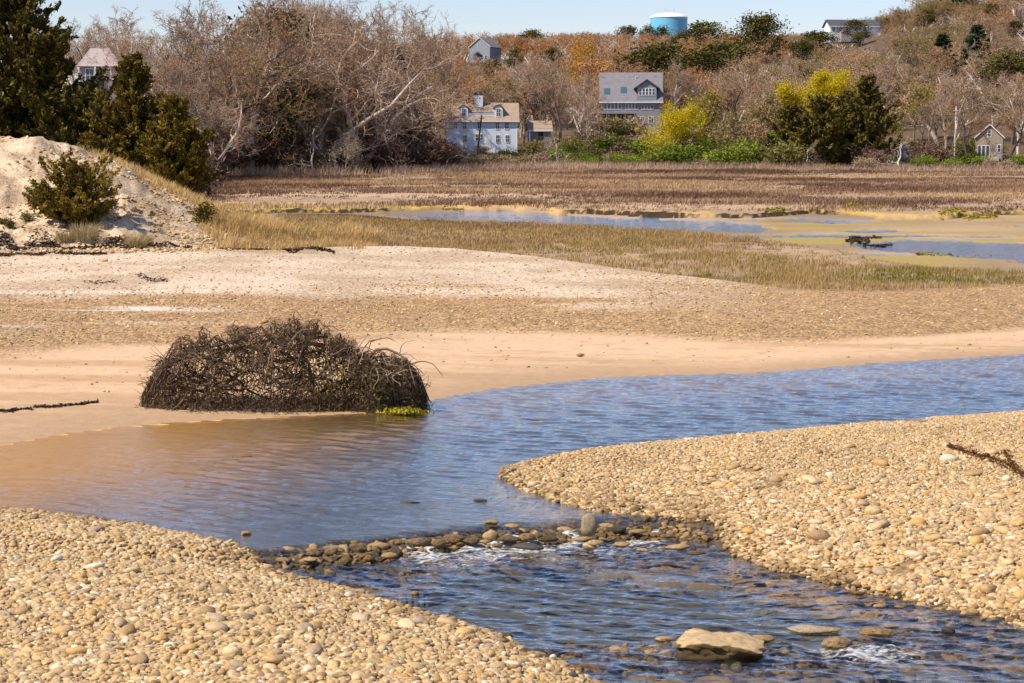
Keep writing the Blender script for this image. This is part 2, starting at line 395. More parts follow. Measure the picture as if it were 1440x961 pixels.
    band = sst(.26, .34, f + .10 * (nb - .5)) * (y >= yf); put(band, v4(C_(.29, .18, .095), C_(.43, .29, .165), n2)); peb = np.maximum(peb, band)
    palek = sst(.50, .62, f + .30 * (nb - .5) + .05 * (n2 - .5)) * sst(1250, 760, uu + 300 * (n3 - .5)) * (y >= yf)
    put(palek * .95, v4(C_(.46, .35, .255), C_(.60, .485, .38), sst(.3, .7, n1))); peb = np.maximum(peb * (1 - .35 * palek), palek * .55)
    streak = sst(.56, .66, fbm(x * .07 + 3, y * .8 + 2, 3)) * sst(.36, .44, f) * sst(.62, .54, f) * sst(420, 150, uu) * (y >= yf); put(streak * .8, C_(.68, .62, .57)); peb *= 1 - .6 * streak
    put(onbank * sst(-.16, .0, z - zz), v4(C_(.20, .13, .07), C_(.34, .235, .13), n2)); peb = np.maximum(peb, onbank * 1.0)
    rk = np.clip(rif * 1.3 + sst(1.1, .3, np.abs(y - YW(t))) * sst(340, 430, uu) * sst(1100, 1020, uu), 0, 1) * (y < yf - 2) * (z < zz + .05); put(rk * .85, v4(C_(.06, .045, .025), C_(.20, .125, .05), sst(.4, .6, fbm(x * 5, y * 5, 2)))); peb = np.maximum(peb, rk)
    wl = sst(.10, .0, z - zz) * (y < yf - .3) * sst(-.12, .0, z - zz); put(wl * .8, C_(.20, .125, .055))
    ms = (y > yc + 1.0) & (y < yu + 5); put(sst(0, 3, y - yc) * (y < yu + 30), v4(C_(.26, .175, .11), C_(.42, .295, .19), n1))
    peb = np.where(y > yc + 2, .15, peb)
    tanstrip = sst(.5, .68, fbm(x * .035 + 2, y * .07 + 1, 4)) * ms * (y > ym2); put(tanstrip * .8, C_(.47, .33, .225))
    put(inm & ms, v4(C_(.40, .28, .17), C_(.25, .175, .105), sst(.3, .7, n3))); put((inm & ms) * sst(.56, .70, fbm(x * .06 + 15, y * .30, 5) + .1 * (n2 - .5)) * sst(980, 1120, uu), C_(.33, .25, .08))
    put(ms * sst(3, 1.0, np.abs(y - ym2 - 1.2)) * (y > ym2) * sst(.25, .4, fbm(x * .2, y * .2, 3)), v4(C_(.47, .31, .13), C_(.46, .33, .07), sst(.5, .7, n3)))
    put(ms * (np.abs(y - ym2) < .7) * sst(.38, .47, fbm(x * .14 + 8, y * .05, 3)), C_(.05, .035, .024))                       # peat of the cut bank
    dn = (y > toe - 1) & (y < 104) & (uu < 560); put(dn * sst(.35, .0, sst(300, 420, uu)) * 1.0, v4(C_(.36, .265, .18), C_(.60, .47, .34), sst(.35, .6, fbm(x * 1.1, y * 1.1, 4))))
    put(dn * sst(270, 360, uu + 60 * (n1 - .5)) * sst(500, 430, uu + 80 * (n2 - .5)), C_(.38, .29, .18))
    bk = dn * sst(.55, .7, n2) * sst(4, 10, y - toe) * sst(40, 150, uu); put(bk * .55, C_(.27, .21, .17)); peb = np.maximum(peb, dn * .6 * sst(420, 280, uu))
    put(sst(102, 106, y) * (uu < 275) * (y < 140), v4(C_(.30, .24, .11), C_(.42, .34, .17), n1))
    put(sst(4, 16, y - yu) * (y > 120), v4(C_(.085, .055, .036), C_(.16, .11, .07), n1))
    return z, col, peb
def H(x, y): return float(land(np.array([x]), np.array([y]))[0][0])
def HH(x, y): return land(x, y)[0]

# grid: rows widen with distance
rows = [10.0]
while rows[-1] < 2600:
    y = rows[-1]; rows.append(y + (.42 if 108 < y < 172 else max(.06, min(y * y / (6 * F) * 1.05, .02 * y))))
rows = np.array(rows); tc = np.linspace(-.52, .52, 661)
TG, YG = np.meshgrid(tc, rows); xg = (TG * YG).ravel(); yg = YG.ravel()
zg, cg, pg = land(xg, yg)
nr, nc = YG.shape
idx = np.arange(nr * nc).reshape(nr, nc)
Q = np.stack([idx[:-1, :-1], idx[:-1, 1:], idx[1:, 1:], idx[1:, :-1]], -1).reshape(-1, 4)
k = N('shore_soil'); base = k.attr('soil', 'Color'); peb = k.attr('pebble'); c = k.coord()
vor = k.n('TexVoronoi', {'Vector': k.n('Mapping', {'Vector': c, 'Scale': (1, .8, 1)}).outputs[0], 'Scale': 9.0, 'Randomness': 1.0}); vor2 = k.n('TexVoronoi', {'Vector': c, 'Scale': 22.0})
spk = k.ramp(vor.outputs['Color'], [(.0, (.55, .52, .50)), (.5, (.95, .93, .9)), (1., (1.4, 1.36, 1.3))])
spk2 = k.ramp(vor2.outputs['Color'], [(.0, (.75, .73, .7)), (1., (1.25, 1.24, 1.22))])
base2 = k.mix(peb, base, k.mix(1.0, k.mix(1.0, base, spk, 'MULTIPLY'), spk2, 'MULTIPLY'))
fine = k.noise(c, 3.2, 6, .65); base2 = k.mix(1.0, base2, k.ramp(fine, [(.25, (.86, .85, .83)), (.75, (1.12, 1.12, 1.12))]), 'MULTIPLY')
hgt = k.math('ADD', k.math('MULTIPLY', k.math('SUBTRACT', 1.0, k.math('POWER', vor.outputs['Distance'], 2.0)), k.math('MULTIPLY', peb, 1.0)), k.math('MULTIPLY', k.noise(c, 14, 4, .6), .35))
M['soil'] = k.finish(base2, .9, k.bump(hgt, .8, .05), .15)
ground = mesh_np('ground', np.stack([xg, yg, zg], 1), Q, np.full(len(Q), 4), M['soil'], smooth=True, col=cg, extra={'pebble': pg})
tag(ground, kind='structure')

# ------------------------------------------------------------------ water
def waves(x, y, amp):
    r = np.random.default_rng(5); s = np.zeros_like(x)
    wx = x + .5 * fbm(x * .6, y * .6, 2); wy = y + .5 * fbm(x * .6 + 9, y * .6, 2)
    for i in range(20):
        lam = .09 * 1.105 ** i; th = R(84) + r.normal(0, .34)
        kx, ky = math.cos(th) * 2 * math.pi / lam, math.sin(th) * 2 * math.pi / lam
        a = lam * .0105
        s += a * np.sin(kx * wx + ky * wy + r.random() * 6.28)
    return s * amp
wr = [9.0]
while wr[-1] < 62: wr.append(wr[-1] + max(.03, wr[-1] ** 2 / (6 * F) * .8))
wr = np.array(wr); wt = np.linspace(-.42, .42, 760)
TW, YWG = np.meshgrid(wt, wr); wx = (TW * YWG).ravel(); wy = YWG.ravel()
ww = water_z(wx, wy); uw = 720 + TW.ravel() * F
lz = HH(wx, wy)
ywv = YW(TW.ravel()); dn_ = ywv - wy                     # metres below the stone row
calm = sst(0, 5, wy - ywv); 
patch = .45 + .9 * fbm(wx * .13 + 4, wy * .22, 3)
rough = np.where(dn_ > 0, .7 * sst(-.2, .8, dn_), 0) + .75 * calm * patch * sst(-9, 4, wx * .6 + (wy - 36)) + .28 + .45 * sst(620, 300, uw) * calm
shallow = sst(.02, .16, ww - lz)
bed_amber = sst(560, 60, uw) * sst(11, 3, YF(TW.ravel()) - wy); amp = rough * (.12 + .88 * sst(-.01, .10, ww - lz))
wz = ww + waves(wx, wy, amp)
onw = sst(380, 470, uw) * sst(1060, 980, uw)
chop = (fbm(wx * 3.2, wy * 4.5, 4) - .5); chop2 = (fbm(wx * 3.0 + 9, wy * 9.5, 4) - .5)
wz += np.where(dn_ > -.2, chop * .14 * sst(-.2, .3, dn_) * np.exp(-np.maximum(dn_ - .3, 0) / 2.2) * onw, 0)
wz += np.where(dn_ > .2, chop2 * .05 * sst(.2, .6, dn_), 0)
cx, cy = P2W(1215, 915, ZD); bl = np.exp(-((wx - cx) / .95) ** 2 - ((wy - cy) / .45) ** 2); wz += bl * chop * .22
foam = onw * sst(.05, .4, dn_) * (np.exp(-np.maximum(dn_ - .45, 0) / .6) * .36 + .62 * np.exp(-np.maximum(dn_ - .4, 0) / 3.4)) * sst(500, 600, uw) * sst(1050, 900, uw)
foam += .75 * bl + .45 * np.exp(-((wx - cx - .1) / .9) ** 2 - ((wy - cy + .6) / .4) ** 2)
nr, nc = YWG.shape; idx = np.arange(nr * nc).reshape(nr, nc)
Q = np.stack([idx[:-1, :-1], idx[:-1, 1:], idx[1:, 1:], idx[1:, :-1]], -1).reshape(-1, 4)
keep = ((ww - lz) > -.12)[Q].any(1); Q = Q[keep]
k = N('stream_water'); c = k.coord()
n_a = k.noise(k.n('Mapping', {'Vector': c, 'Scale': (5., 11., 1)}).outputs[0], 1.0, 4, .6)
bmp = k.bump(n_a, .6, .035)
fr = k.n('Fresnel', {'IOR': 1.38, 'Normal': bmp}).outputs[0]
gl = k.n('BsdfGlossy', {'Color': (1, 1, 1, 1), 'Roughness': .06, 'Normal': bmp})
tr = k.n('BsdfTransparent', {'Color': (.80, .83, .78, 1)})
w = k.n('MixShader', {0: k.math('MULTIPLY', fr, 1.9, True), 1: tr.outputs[0], 2: gl.outputs[0]})
fo = k.math('ADD', k.math('MULTIPLY', k.noise(k.n('Mapping', {'Vector': c, 'Scale': (3.2, 8.0, 1)}).outputs[0], 1.3, 3, .6), .5), k.math('MULTIPLY', k.noise(k.n('Mapping', {'Vector': c, 'Scale': (4, 11.0, 1)}).outputs[0], 3.2, 3, .6), .62))
ff = k.math('SUBTRACT', k.math('ADD', k.math('MULTIPLY', k.attr('foam'), .42), fo), .81); ff = k.math('MULTIPLY', ff, 4.5, True)
fd = k.n('BsdfDiffuse', {'Color': (.75, .77, .80, 1)})
sd = k.n('BsdfDiffuse', {'Color': (.46, .24, .07, 1)}); ws = k.n('MixShader', {0: k.math('MULTIPLY', k.attr('bed_amber'), .55), 1: w.outputs[0], 2: sd.outputs[0]})  # amber diffuse painted in for the sunlit bed seen through clear shallows
w2 = k.n('MixShader', {0: k.math('MULTIPLY', ff, .8), 1: ws.outputs[0], 2: fd.outputs[0]})
k.t.links.new(w2.outputs[0], k.out.inputs[0]); M['water'] = k.m
water = mesh_np('water', np.stack([wx, wy, wz], 1), Q, np.full(len(Q), 4), M['water'], smooth=True, extra={'foam': foam, 'bed_amber': bed_amber})
tag(water, kind='structure')
# creek water in the marsh
cr = [85.0]
while cr[-1] < 190: cr.append(cr[-1] + cr[-1] ** 2 / (6 * F) * .7)
cr = np.array(cr); ct = np.linspace(-.12, .5, 320); TC, YCG = np.meshgrid(ct, cr); cxx = (TC * YCG).ravel(); cyy = YCG.ravel()
clz = HH(cxx, cyy); nr, nc = YCG.shape; idx = np.arange(nr * nc).reshape(nr, nc)
Q = np.stack([idx[:-1, :-1], idx[:-1, 1:], idx[1:, 1:], idx[1:, :-1]], -1).reshape(-1, 4); Q = Q[(clz < .02)[Q].any(1)]
czz = waves(cxx, cyy, .35 + 0 * cxx) * 2.2
creek = mesh_np('water', np.stack([cxx, cyy, czz], 1), Q, np.full(len(Q), 4), M['water'], smooth=True, extra={'foam': np.zeros(len(cxx))})
tag(creek, kind='structure')
# ------------------------------------------------------------------ scattering for uncountable stuff
def scatter(name, P, rot, scl, sources, kind='stuff'):
    n = len(P); me = bpy.data.meshes.new(name); me.vertices.add(n); me.vertices.foreach_set('co', np.asarray(P, np.float32).ravel())
    for nm, arr in (('rot', rot), ('scl', scl)):
        a = me.attributes.new(nm, 'FLOAT_VECTOR', 'POINT'); a.data.foreach_set('vector', np.asarray(arr, np.float32).ravel())
    a = me.attributes.new('pick', 'INT', 'POINT'); a.data.foreach_set('value', rng.integers(0, len(sources), n).astype(np.int32))
    o = bpy.data.objects.new(name, me); link(o); o['kind'] = kind
    g = bpy.data.node_groups.new(name, 'GeometryNodeTree')
    g.interface.new_socket(name='Geometry', in_out='INPUT', socket_type='NodeSocketGeometry'); g.interface.new_socket(name='Geometry', in_out='OUTPUT', socket_type='NodeSocketGeometry')
    gi = g.nodes.new('NodeGroupInput'); go = g.nodes.new('NodeGroupOutput')
    def na(nm, typ):
        x = g.nodes.new('GeometryNodeInputNamedAttribute'); x.data_type = typ; x.inputs[0].default_value = nm; return x.outputs[0]
    jn = g.nodes.new('GeometryNodeJoinGeometry')
    for s in sources:
        parts = s if isinstance(s, (list, tuple)) else [s]
        outs = []
        for p in parts:
            oi = g.nodes.new('GeometryNodeObjectInfo'); oi.transform_space = 'ORIGINAL'; oi.inputs['Object'].default_value = p
            outs.append(oi.outputs['Geometry'])
        ti = g.nodes.new('GeometryNodeGeometryToInstance')
        for q in outs: g.links.new(q, ti.inputs[0])
        g.links.new(ti.outputs[0], jn.inputs[0])
    ip = g.nodes.new('GeometryNodeInstanceOnPoints'); g.links.new(gi.outputs[0], ip.inputs['Points']); g.links.new(jn.outputs[0], ip.inputs['Instance'])
    ip.inputs['Pick Instance'].default_value = True; g.links.new(na('pick', 'INT'), ip.inputs['Instance Index'])
    er = g.nodes.new('FunctionNodeEulerToRotation'); g.links.new(na('rot', 'FLOAT_VECTOR'), er.inputs[0]); g.links.new(er.outputs[0], ip.inputs['Rotation'])
    g.links.new(na('scl', 'FLOAT_VECTOR'), ip.inputs['Scale']); g.links.new(ip.outputs[0], go.inputs[0])
    md = o.modifiers.new('scatter', 'NODES'); md.node_group = g
    return o

# ------------------------------------------------------------------ stones
def stone_mesh(seed, flat=.6, lump=.28, sub=2):
    import bmesh
    bm = bmesh.new(); bmesh.ops.create_icosphere(bm, subdivisions=sub, radius=1)
    r = np.random.default_rng(seed); ax = np.array([r.uniform(.85, 1.35), r.uniform(.7, 1.0), flat * r.uniform(.75, 1.2)])
    dirs = r.normal(size=(7, 3)); dirs /= np.linalg.norm(dirs, axis=1)[:, None]; cut = r.uniform(.62, .95, 7); ph = r.uniform(0, 6, (4, 3))
    for v in bm.verts:
        p = np.array(v.co); q = p.copy()
        for d, c in zip(dirs, cut):
            e = p @ d
            if e > c: q -= d * (e - c) * .75
        q *= 1 + lump * .35 * (math.sin(p[0] * 2.3 + ph[0, 0]) * math.sin(p[1] * 2.7 + ph[0, 1]) + .5 * math.sin(p[2] * 4 + ph[1, 0] + p[0] * 3))
        v.co = Vector(q * ax)
    me = bpy.data.meshes.new('stone'); bm.to_mesh(me); bm.free()
    me.polygons.foreach_set('use_smooth', np.ones(len(me.polygons), bool)); return me
k = N('beach_stone'); c = k.coord(); nz = k.noise(c, 2.2, 5, .6)
tone = k.ramp(k.rand(), [(0, (.22, .155, .10)), (.10, (.44, .29, .14)), (.25, (.53, .355, .165)), (.40, (.60, .43, .23)), (.52, (.38, .30, .22)), (.62, (.58, .36, .13)), (.76, (.66, .51, .31)), (.88, (.42, .275, .14)), (1, (.78, .68, .52))])
base = k.mix(1.0, tone, k.ramp(nz, [(.25, (.72, .70, .68)), (.75, (1.12, 1.1, 1.06))]), 'MULTIPLY')
M['stone'] = k.finish(base, .85, k.bump(k.noise(c, 9, 4), .35, .1), .2)
k = N('wet_weedy_stone'); c = k.coord(); nz = k.noise(c, 2.0, 5, .65)
tone = k.ramp(k.rand(), [(0, (.05, .04, .02)), (.35, (.14, .085, .032)), (.7, (.29, .16, .045)), (1, (.38, .22, .075))])
base = k.mix(k.ramp(nz, [(.4, (0, 0, 0)), (.65, (1, 1, 1))]), tone, (.05, .042, .02))
M['wet_stone'] = k.finish(base, .35, k.bump(k.noise(c, 7, 4), .6, .1), .5)
k = N('damp_stone'); c = k.coord(); nz = k.noise(c, 2.0, 5, .65)
base = k.mix(k.ramp(nz, [(.35, (0, 0, 0)), (.7, (1, 1, 1))]), k.ramp(k.rand(), [(0, (.36, .22, .09)), (1, (.50, .34, .17))]), (.22, .125, .045))
M['damp_stone'] = k.finish(base, .55, k.bump(k.noise(c, 8, 4), .5, .1), .4)
SM = [stone_mesh(100 + i) for i in range(12)]
for m in SM: m.materials.append(M['stone'])
WM = [stone_mesh(300 + i, .55, .45) for i in range(8)]
for m in WM: m.materials.append(M['wet_stone'])
DM = [stone_mesh(400 + i, .6, .45) for i in range(6)]
for m in DM: m.materials.append(M['damp_stone'])

def bank_masks(x, y):
    t = x / y; yl = YL(t) - y; ru = YRu(t); rl = YRl(t)
    return yl, np.where((ru - rl) > .02, np.minimum(y - rl, ru - y), -9.)
# individual large cobbles, spaced apart
def spaced(cands, dist, most):
    out = []; grid = {}
    for p in cands:
        g = (int(p[0] // dist), int(p[1] // dist))
        if any((p[0] - q[0]) ** 2 + (p[1] - q[1]) ** 2 < dist * dist for a in (-1, 0, 1) for b in (-1, 0, 1) for q in grid.get((g[0] + a, g[1] + b), ())): continue
        grid.setdefault(g, []).append(p); out.append(p)
        if len(out) >= most: break
    return out
def uvrand(n, u0, u1, v0, v1, z=0):
    u = rng.uniform(u0, u1, n); v = rng.uniform(v0, v1, n); x, y = P2W(u, v, z); return x, y
cob_src = []
def cobbles(name, label, group, xs, ys, mask, n, dist, r0, r1):
    c = [(x, y) for x, y, m in zip(xs, ys, mask) if m]; pts = spaced(c, dist, n)
    px = np.array(pts); zz = HH(px[:, 0], px[:, 1])
    for (x, y), z in zip(pts, zz):
        if len(cob_src) < len(SM): me = SM[len(cob_src)]
        else: me = SM[rng.integers(len(SM))]
        o = bpy.data.objects.new(name, me); link(o); tag(o, label, 'stone', group)
        r = r0 + (r1 - r0) * rng.random() ** 2.2
        o.location = (x, y, z + r * .28); o.rotation_euler = (rng.normal(0, .15), rng.normal(0, .15), rng.uniform(0, 6.28))
        o.scale = (r, r * rng.uniform(.8, 1.05), r * rng.uniform(.8, 1.1))
        if len(cob_src) < len(SM): cob_src.append(o)
x, y = uvrand(9000, -60, 900, 735, 990, 0); yl, _ = bank_masks(x, y)
cobbles('cobble', 'large sun-bleached tan cobble lying among the pebbles of the bank below the stream', 'large cobbles on the near pebble bank', x, y, yl > .25, 120, .26, .075, .14)
x, y = uvrand(12000, 960, 1500, 640, 890, .2); _, rb = bank_masks(x, y)
w_ = rng.random(len(x)) < np.clip(((y * 0 + W2P(x, y, .2)[1]) - 640) / 130, 0, 1)
cobbles('cobble', 'large pale rounded cobble half buried in the gravel bar with the rusty dry twig', 'large cobbles on the gravel bar', x, y, (rb > .25) & w_, 150, .30, .075, .155)

def stuff_stones(name, x, y, r, src, zoff=.15, tilt=.3):
    z = HH(x, y) + r * zoff; n = len(x)
    rot = np.stack([rng.normal(0, tilt, n), rng.normal(0, tilt, n), rng.uniform(0, 6.28, n)], 1)
    s = np.stack([r, r * rng.uniform(.75, 1.1, n), r * rng.uniform(.7, 1.15, n)], 1)
    return scatter(name, np.stack([x, y, z], 1), rot, s, src)
def area_pts(n, x0, x1, y0, y1): return rng.uniform(x0, x1, n), rng.uniform(y0, y1, n)
X = []; Y = []; RR = []
x, y = area_pts(150000, -9.5, 5, 17, 31.5); yl, _ = bank_masks(x, y); m = (yl > -.25 + .3 * rng.random(len(x))); X.append(x[m]); Y.append(y[m]); RR.append((.018 + .050 * rng.random(m.sum()) ** 2.3) * (.55 + .9 * fbm(x[m] * .55, y[m] * .55, 3)))
x, y = area_pts(330000, -1, 18, 20, 46); t = x / y; _, rb = bank_masks(x, y); m = (rb > -.2 + .25 * rng.random(len(x))) & (np.abs(t) < .36) & (fbm(x * .5, y * .5) > .30)
uu_, vv_ = W2P(x, y, .2); big = np.clip((vv_ - 620) / 160, .0, 1)
X.append(x[m]); Y.append(y[m]); RR.append((.019 + .048 * rng.random(m.sum()) ** 2.3 * (.55 + .6 * big[m])) * (.55 + .9 * fbm(x[m] * .5 + 3, y[m] * .5, 3)))
X = np.concatenate(X); Y = np.concatenate(Y); RR = np.concatenate(RR)
pebbles = stuff_stones('pebbles', X, Y, RR, cob_src)
# gravel band and strewn stones on the upper beach
def beach_f(x, y): t = x / y; return (y - YF(t)) / (YC(t) - YF(t))
x, y = area_pts(330000, -30, 34, 44, 106); f = beach_f(x, y); t = x / y; uu_ = 720 + t * F; nb = fbm(x * .12 + 7, y * .5 + 5); nn = fbm(x * .8, y * .8, 3)
band = sst(.26, .36, f + .10 * (nb - .5)) * sst(1.02, .97, f)
dens = band * np.where((f > .60) & (uu_ < 900), .22, 1.0) * np.clip(.25 + 1.6 * (nn - .3), 0.05, 1) * sst(.30, .31, 1 - .0 * f)
right = sst(1000, 1250, uu_); dens = dens * (1 - .62 * right) + .06 * sst(.03, .10, f)
m = (rng.random(len(x)) < dens * .36) & (np.abs(t) < .36) & (f > .05) & (f < 1.0)
gravel = stuff_stones('gravel', x[m], y[m], .018 + .045 * rng.random(m.sum()) ** 3.2, cob_src, .2)
# wet stones along the water's edge and in the riffles
def named_stone(name, u, v, wpx, hpx, me, label, group=None, zbase=None, rz=None, depth=.8, tilt=0, sink=.25):
    zb = 0 if zbase is None else zbase
    x, y = P2W(u, v, zb); s = y / F / CP
    o = bpy.data.objects.new(name, me); link(o); tag(o, label, 'stone', group)
    w = wpx * s / 2; h = hpx * s / 2
    hk = 1.05 if group == G_W else 1.5; o.location = (x, y, zb + h * (1 - 2 * sink) * (.6 if group == G_W else 1)); o.scale = (w * .95, w * depth * .9, h * hk)
    o.rotation_euler = (tilt, tilt * .5, rng.uniform(-.3, .3) if rz is None else rz); return o
G_W = 'wet stones of the row across the stream'
wet_src = []
wl = [(402, 776, 40, 20, 'D', 'brown weed-covered boulder at the end of the stone row nearest the brush pile'),
      (428, 774, 50, 20, 'D', 'broad brown wet boulder second in the stone row from the pebble bank'),
      (472, 772, 44, 18, 'W', 'low brown dripping boulder third in the stone row from the pebble bank'),
      (438, 785, 26, 10, 'D', 'small flat tan stone just below the broad brown boulders'),
      (508, 766, 34, 20, 'W', 'dark weedy stone in the row between low boulder and the fall'),
      (533, 768, 30, 18, 'D', 'rusty wet stone in the row just above the first white water'),
      (548, 780, 30, 12, 'D', 'flat rusty stone in the riffle below the stone row'),
      (560, 762, 26, 18, 'W', 'dark dripping stone where the white water begins'),
      (588, 762, 36, 24, 'W', 'large blackish weedy stone at the head of the fall'),
      (616, 764, 26, 22, 'W', 'green-black stone overflowed by the stream at the fall'),
      (640, 758, 30, 22, 'W', 'blackish stone in the row behind the foam'),
      (664, 760, 26, 20, 'W', 'brown-black stone in the row in the middle of the foam'),
      (690, 754, 28, 22, 'D', 'rusty stone capped with weed in the middle of the row'),
      (716, 757, 30, 20, 'W', 'dark stone below the flat tan slab stone'),
      (742, 756, 38, 26, 'W', 'big mossy stone in the row to one side of the upright boulder'),
      (772, 757, 26, 18, 'W', 'low dark stone between mossy stone and upright boulder'),
      (796, 744, 30, 16, 'D', 'rusty wet stone touching the upstream side of the upright boulder'),
      (852, 740, 24, 16, 'D', 'tan brown stone close beside the upright boulder in the row'),
      (868, 744, 26, 16, 'W', 'brown stone second beyond the upright boulder'),
      (898, 746, 24, 13, 'D', 'small tan stone in the shallow riffle near the gravel bar'),
      (916, 735, 26, 14, 'D', 'pale brown stone at the upstream edge of the riffle by the gravel bar'),
      (905, 733, 20, 10, 'W', 'thin dark stone at the far end of the stone row'),
      (940, 752, 34, 12, 'W', 'dark flat stone awash in the riffle by the gravel bar'),
      (955, 768, 30, 12, 'D', 'rusty stone awash nearest the gravel bar'),
      (978, 776, 26, 12, 'W', 'dark weed-covered stone at the foot of the gravel bar'),
      (820, 757, 28, 14, 'D', 'brown stone just below the upright boulder'),
      (838, 762, 26, 14, 'D', 'pale rounded stone downstream of the upright boulder'),
      (876, 764, 28, 12, 'D', 'low tan stone in the riffle below the stone row'),
      (905, 772, 22, 10, 'D', 'small orange-brown stone in the riffle below the row'),
      (742, 768, 42, 18, 'W', 'wet flat boulder splashed by foam in front of the mossy stone'),
      (700, 765, 24, 12, 'W', 'small dark stone splashed by the foam below the row')]
for i, (u, v, w, h, kd, lab) in enumerate(wl):
    me = (WM if kd == 'W' else DM)[i % (8 if kd == 'W' else 6)]
    o = named_stone('boulder', u, v + 3, w, h, me, lab, G_W, -.12, sink=.3)
    if kd == 'W': wet_src.append(o)
damp_src = [o for o in bpy.data.objects if o.name.startswith('boulder') and o.data in DM][:5]
k = N('grey_tan_boulder'); c = k.coord(); nz = k.noise(c, 3.5, 6, .6)
M['boulder'] = k.finish(k.ramp(nz, [(.3, (.24, .17, .10)), (.7, (.46, .35, .23))]), .8, k.bump(k.noise(c, 10, 5), .5, .1), .3)
def own(seed, mat, flat, lump=.35):
    me = stone_mesh(seed, flat, lump, 3); me.materials.append(mat); return me
named_stone('boulder', 829, 747, 22, 24, own(501, M['boulder'], 1.0, .15), 'upright egg-shaped tan boulder standing at the top of the stone row', None, -.02, .2, .8, 0, .15)
named_stone('boulder', 691, 737, 26, 9, own(502, M['stone'], .5), 'flat tan slab stone just breaking the smooth water above the row', None, 0, 0)
named_stone('boulder', 720, 742, 24, 8, own(503, M['damp_stone'], .5), 'small tan stone between the flat slab and the mossy stone', None, 0, 0)
named_stone('boulder', 829, 772, 28, 14, own(504, M['stone'], .6), 'pale round-topped stone sitting alone below the upright boulder', None, -.2, 0)
# big slab in the lower rapid, made with a broken step face
import bmesh
def slab():
    bm = bmesh.new(); bmesh.ops.create_cube(bm, size=1); bmesh.ops.subdivide_edges(bm, edges=bm.edges[:], cuts=9, use_grid_fill=True)
    for v in bm.verts:
        p = v.co.copy(); a = 1 - .25 * abs(p.x * 2) ** 4; 
        n = float(fbm(np.array([p.x * 3 + 5]), np.array([p.y * 3 + p.z * 4]), 3)[0]) - .5
        n2_ = float(fbm(np.array([p.x * 9 + 5]), np.array([p.y * 7 + p.z * 6]), 4)[0]) - .5; z = p.z * (1 - .45 * max(0, p.x * 2) ** 2 - .55 * max(0, -p.x * 2) ** 3) + .16 * n2_; 
        v.co = Vector((p.x * (1 + .3 * n), p.y * a * (1 + .5 * n) + (.35 * n2_ if p.y < -.3 else .1 * n2_), z + .35 * n))
    me = bpy.data.meshes.new('boulder'); bm.to_mesh(me); bm.free(); me.polygons.foreach_set('use_smooth', np.ones(len(me.polygons), bool)); return me
k = N('barnacled_slab'); c = k.coord(); nz = k.noise(c, 5, 6, .65)
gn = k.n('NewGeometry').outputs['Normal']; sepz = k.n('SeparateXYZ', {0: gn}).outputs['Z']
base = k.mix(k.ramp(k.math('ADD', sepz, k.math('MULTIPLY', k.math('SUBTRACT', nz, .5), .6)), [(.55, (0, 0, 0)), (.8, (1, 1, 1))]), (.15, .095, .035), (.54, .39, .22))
oz = k.n('SeparateXYZ', {0: k.coord()}).outputs['Z']; base = k.mix(k.ramp(k.math('ADD', oz, k.math('MULTIPLY', nz, .3)), [(.20, (1, 1, 1)), (.40, (0, 0, 0))]), base, (.07, .05, .02))
M['slab'] = k.finish(k.mix(1.0, base, k.ramp(nz, [(.3, (.6, .58, .55)), (.7, (1.15, 1.13, 1.1))]), 'MULTIPLY'), .75, k.bump(nz, .8, .08), .3)
sm = slab(); sm.materials.append(M['slab'])
x, y = P2W(1012, 918, ZD); s = y / F
o = bpy.data.objects.new('boulder', sm); link(o); o.location = (x, y, ZD + .02); o.scale = (122 * s, .50, 32 * s * 1.25); o.rotation_euler = (0.12, .05, -.08)
tag(o, 'large flat tan slab boulder with a broken dark face in the lower rapid', 'stone')
ls = [(966, 908, 34, 26, M['stone'], 'rounded tan stone leaning on the end of the large flat slab boulder', ZD),
      (1143, 884, 62, 12, M['boulder'], 'long flat grey-tan stone nearly awash above the lower rapid', ZD),
      (1334, 886, 24, 12, M['soot'], 'black pointed stone standing in the shallow riffle near the corner of the photo', ZD),
      (1175, 903, 60, 16, M['wet_stone'], 'wide dark weedy stone with water pouring over it in the lower rapid', ZD),
      (1072, 897, 46, 14, M['damp_stone'], 'reddish wet stone between the slab boulder and the lower rapid', ZD),
      (1235, 888, 54, 14, M['wet_stone'], 'dark overflowed stone at the head of the lower rapid', ZD),
      (935, 898, 30, 9, M['damp_stone'], 'orange-brown stone awash beside the large slab boulder', ZD),
      (1236, 852, 18, 8, M['damp_stone'], 'small brown stone alone in the water off the gravel bar', ZD),
      (1207, 834, 14, 8, M['wet_stone'], 'small dark stone in the water just off the gravel bar edge', ZD),
      (584, 834, 12, 7, M['damp_stone'], 'small barnacled brown stone alone in the pool below the row', ZD),
      (345, 750, 14, 8, M['damp_stone'], 'small brown stone poking from calm water by the near bank', 0),
      (577, 706, 24, 4, M['wet_stone'], 'dark stone just under the smooth water above the row', -.01),
      (675, 703, 24, 6, M['wet_stone'], 'dark low stone dimpling the smooth water off the bar tip', -.01),
      (340, 642, 26, 4, M['wet_stone'], 'dark low stone breaking the calm water below the brush pile', -.01),
      (706, 668, 12, 5, M['wet_stone'], 'dark little stone at the very tip of the gravel bar', 0),
      (816, 499, 9, 7, M['damp_stone'], 'dark fist-sized stone alone on the smooth tidal sand', .12),
      (373, 451, 11, 8, M['stone'], 'pale round stone on the gravel band just above the brush pile', .55),
      (146, 366, 12, 7, M['stone'], 'white stone below the dark wrack line at the dune foot', 1.15),
      (494, 478, 9, 6, M['stone'], 'white round stone on the gravel behind the pale arching root', .3)]
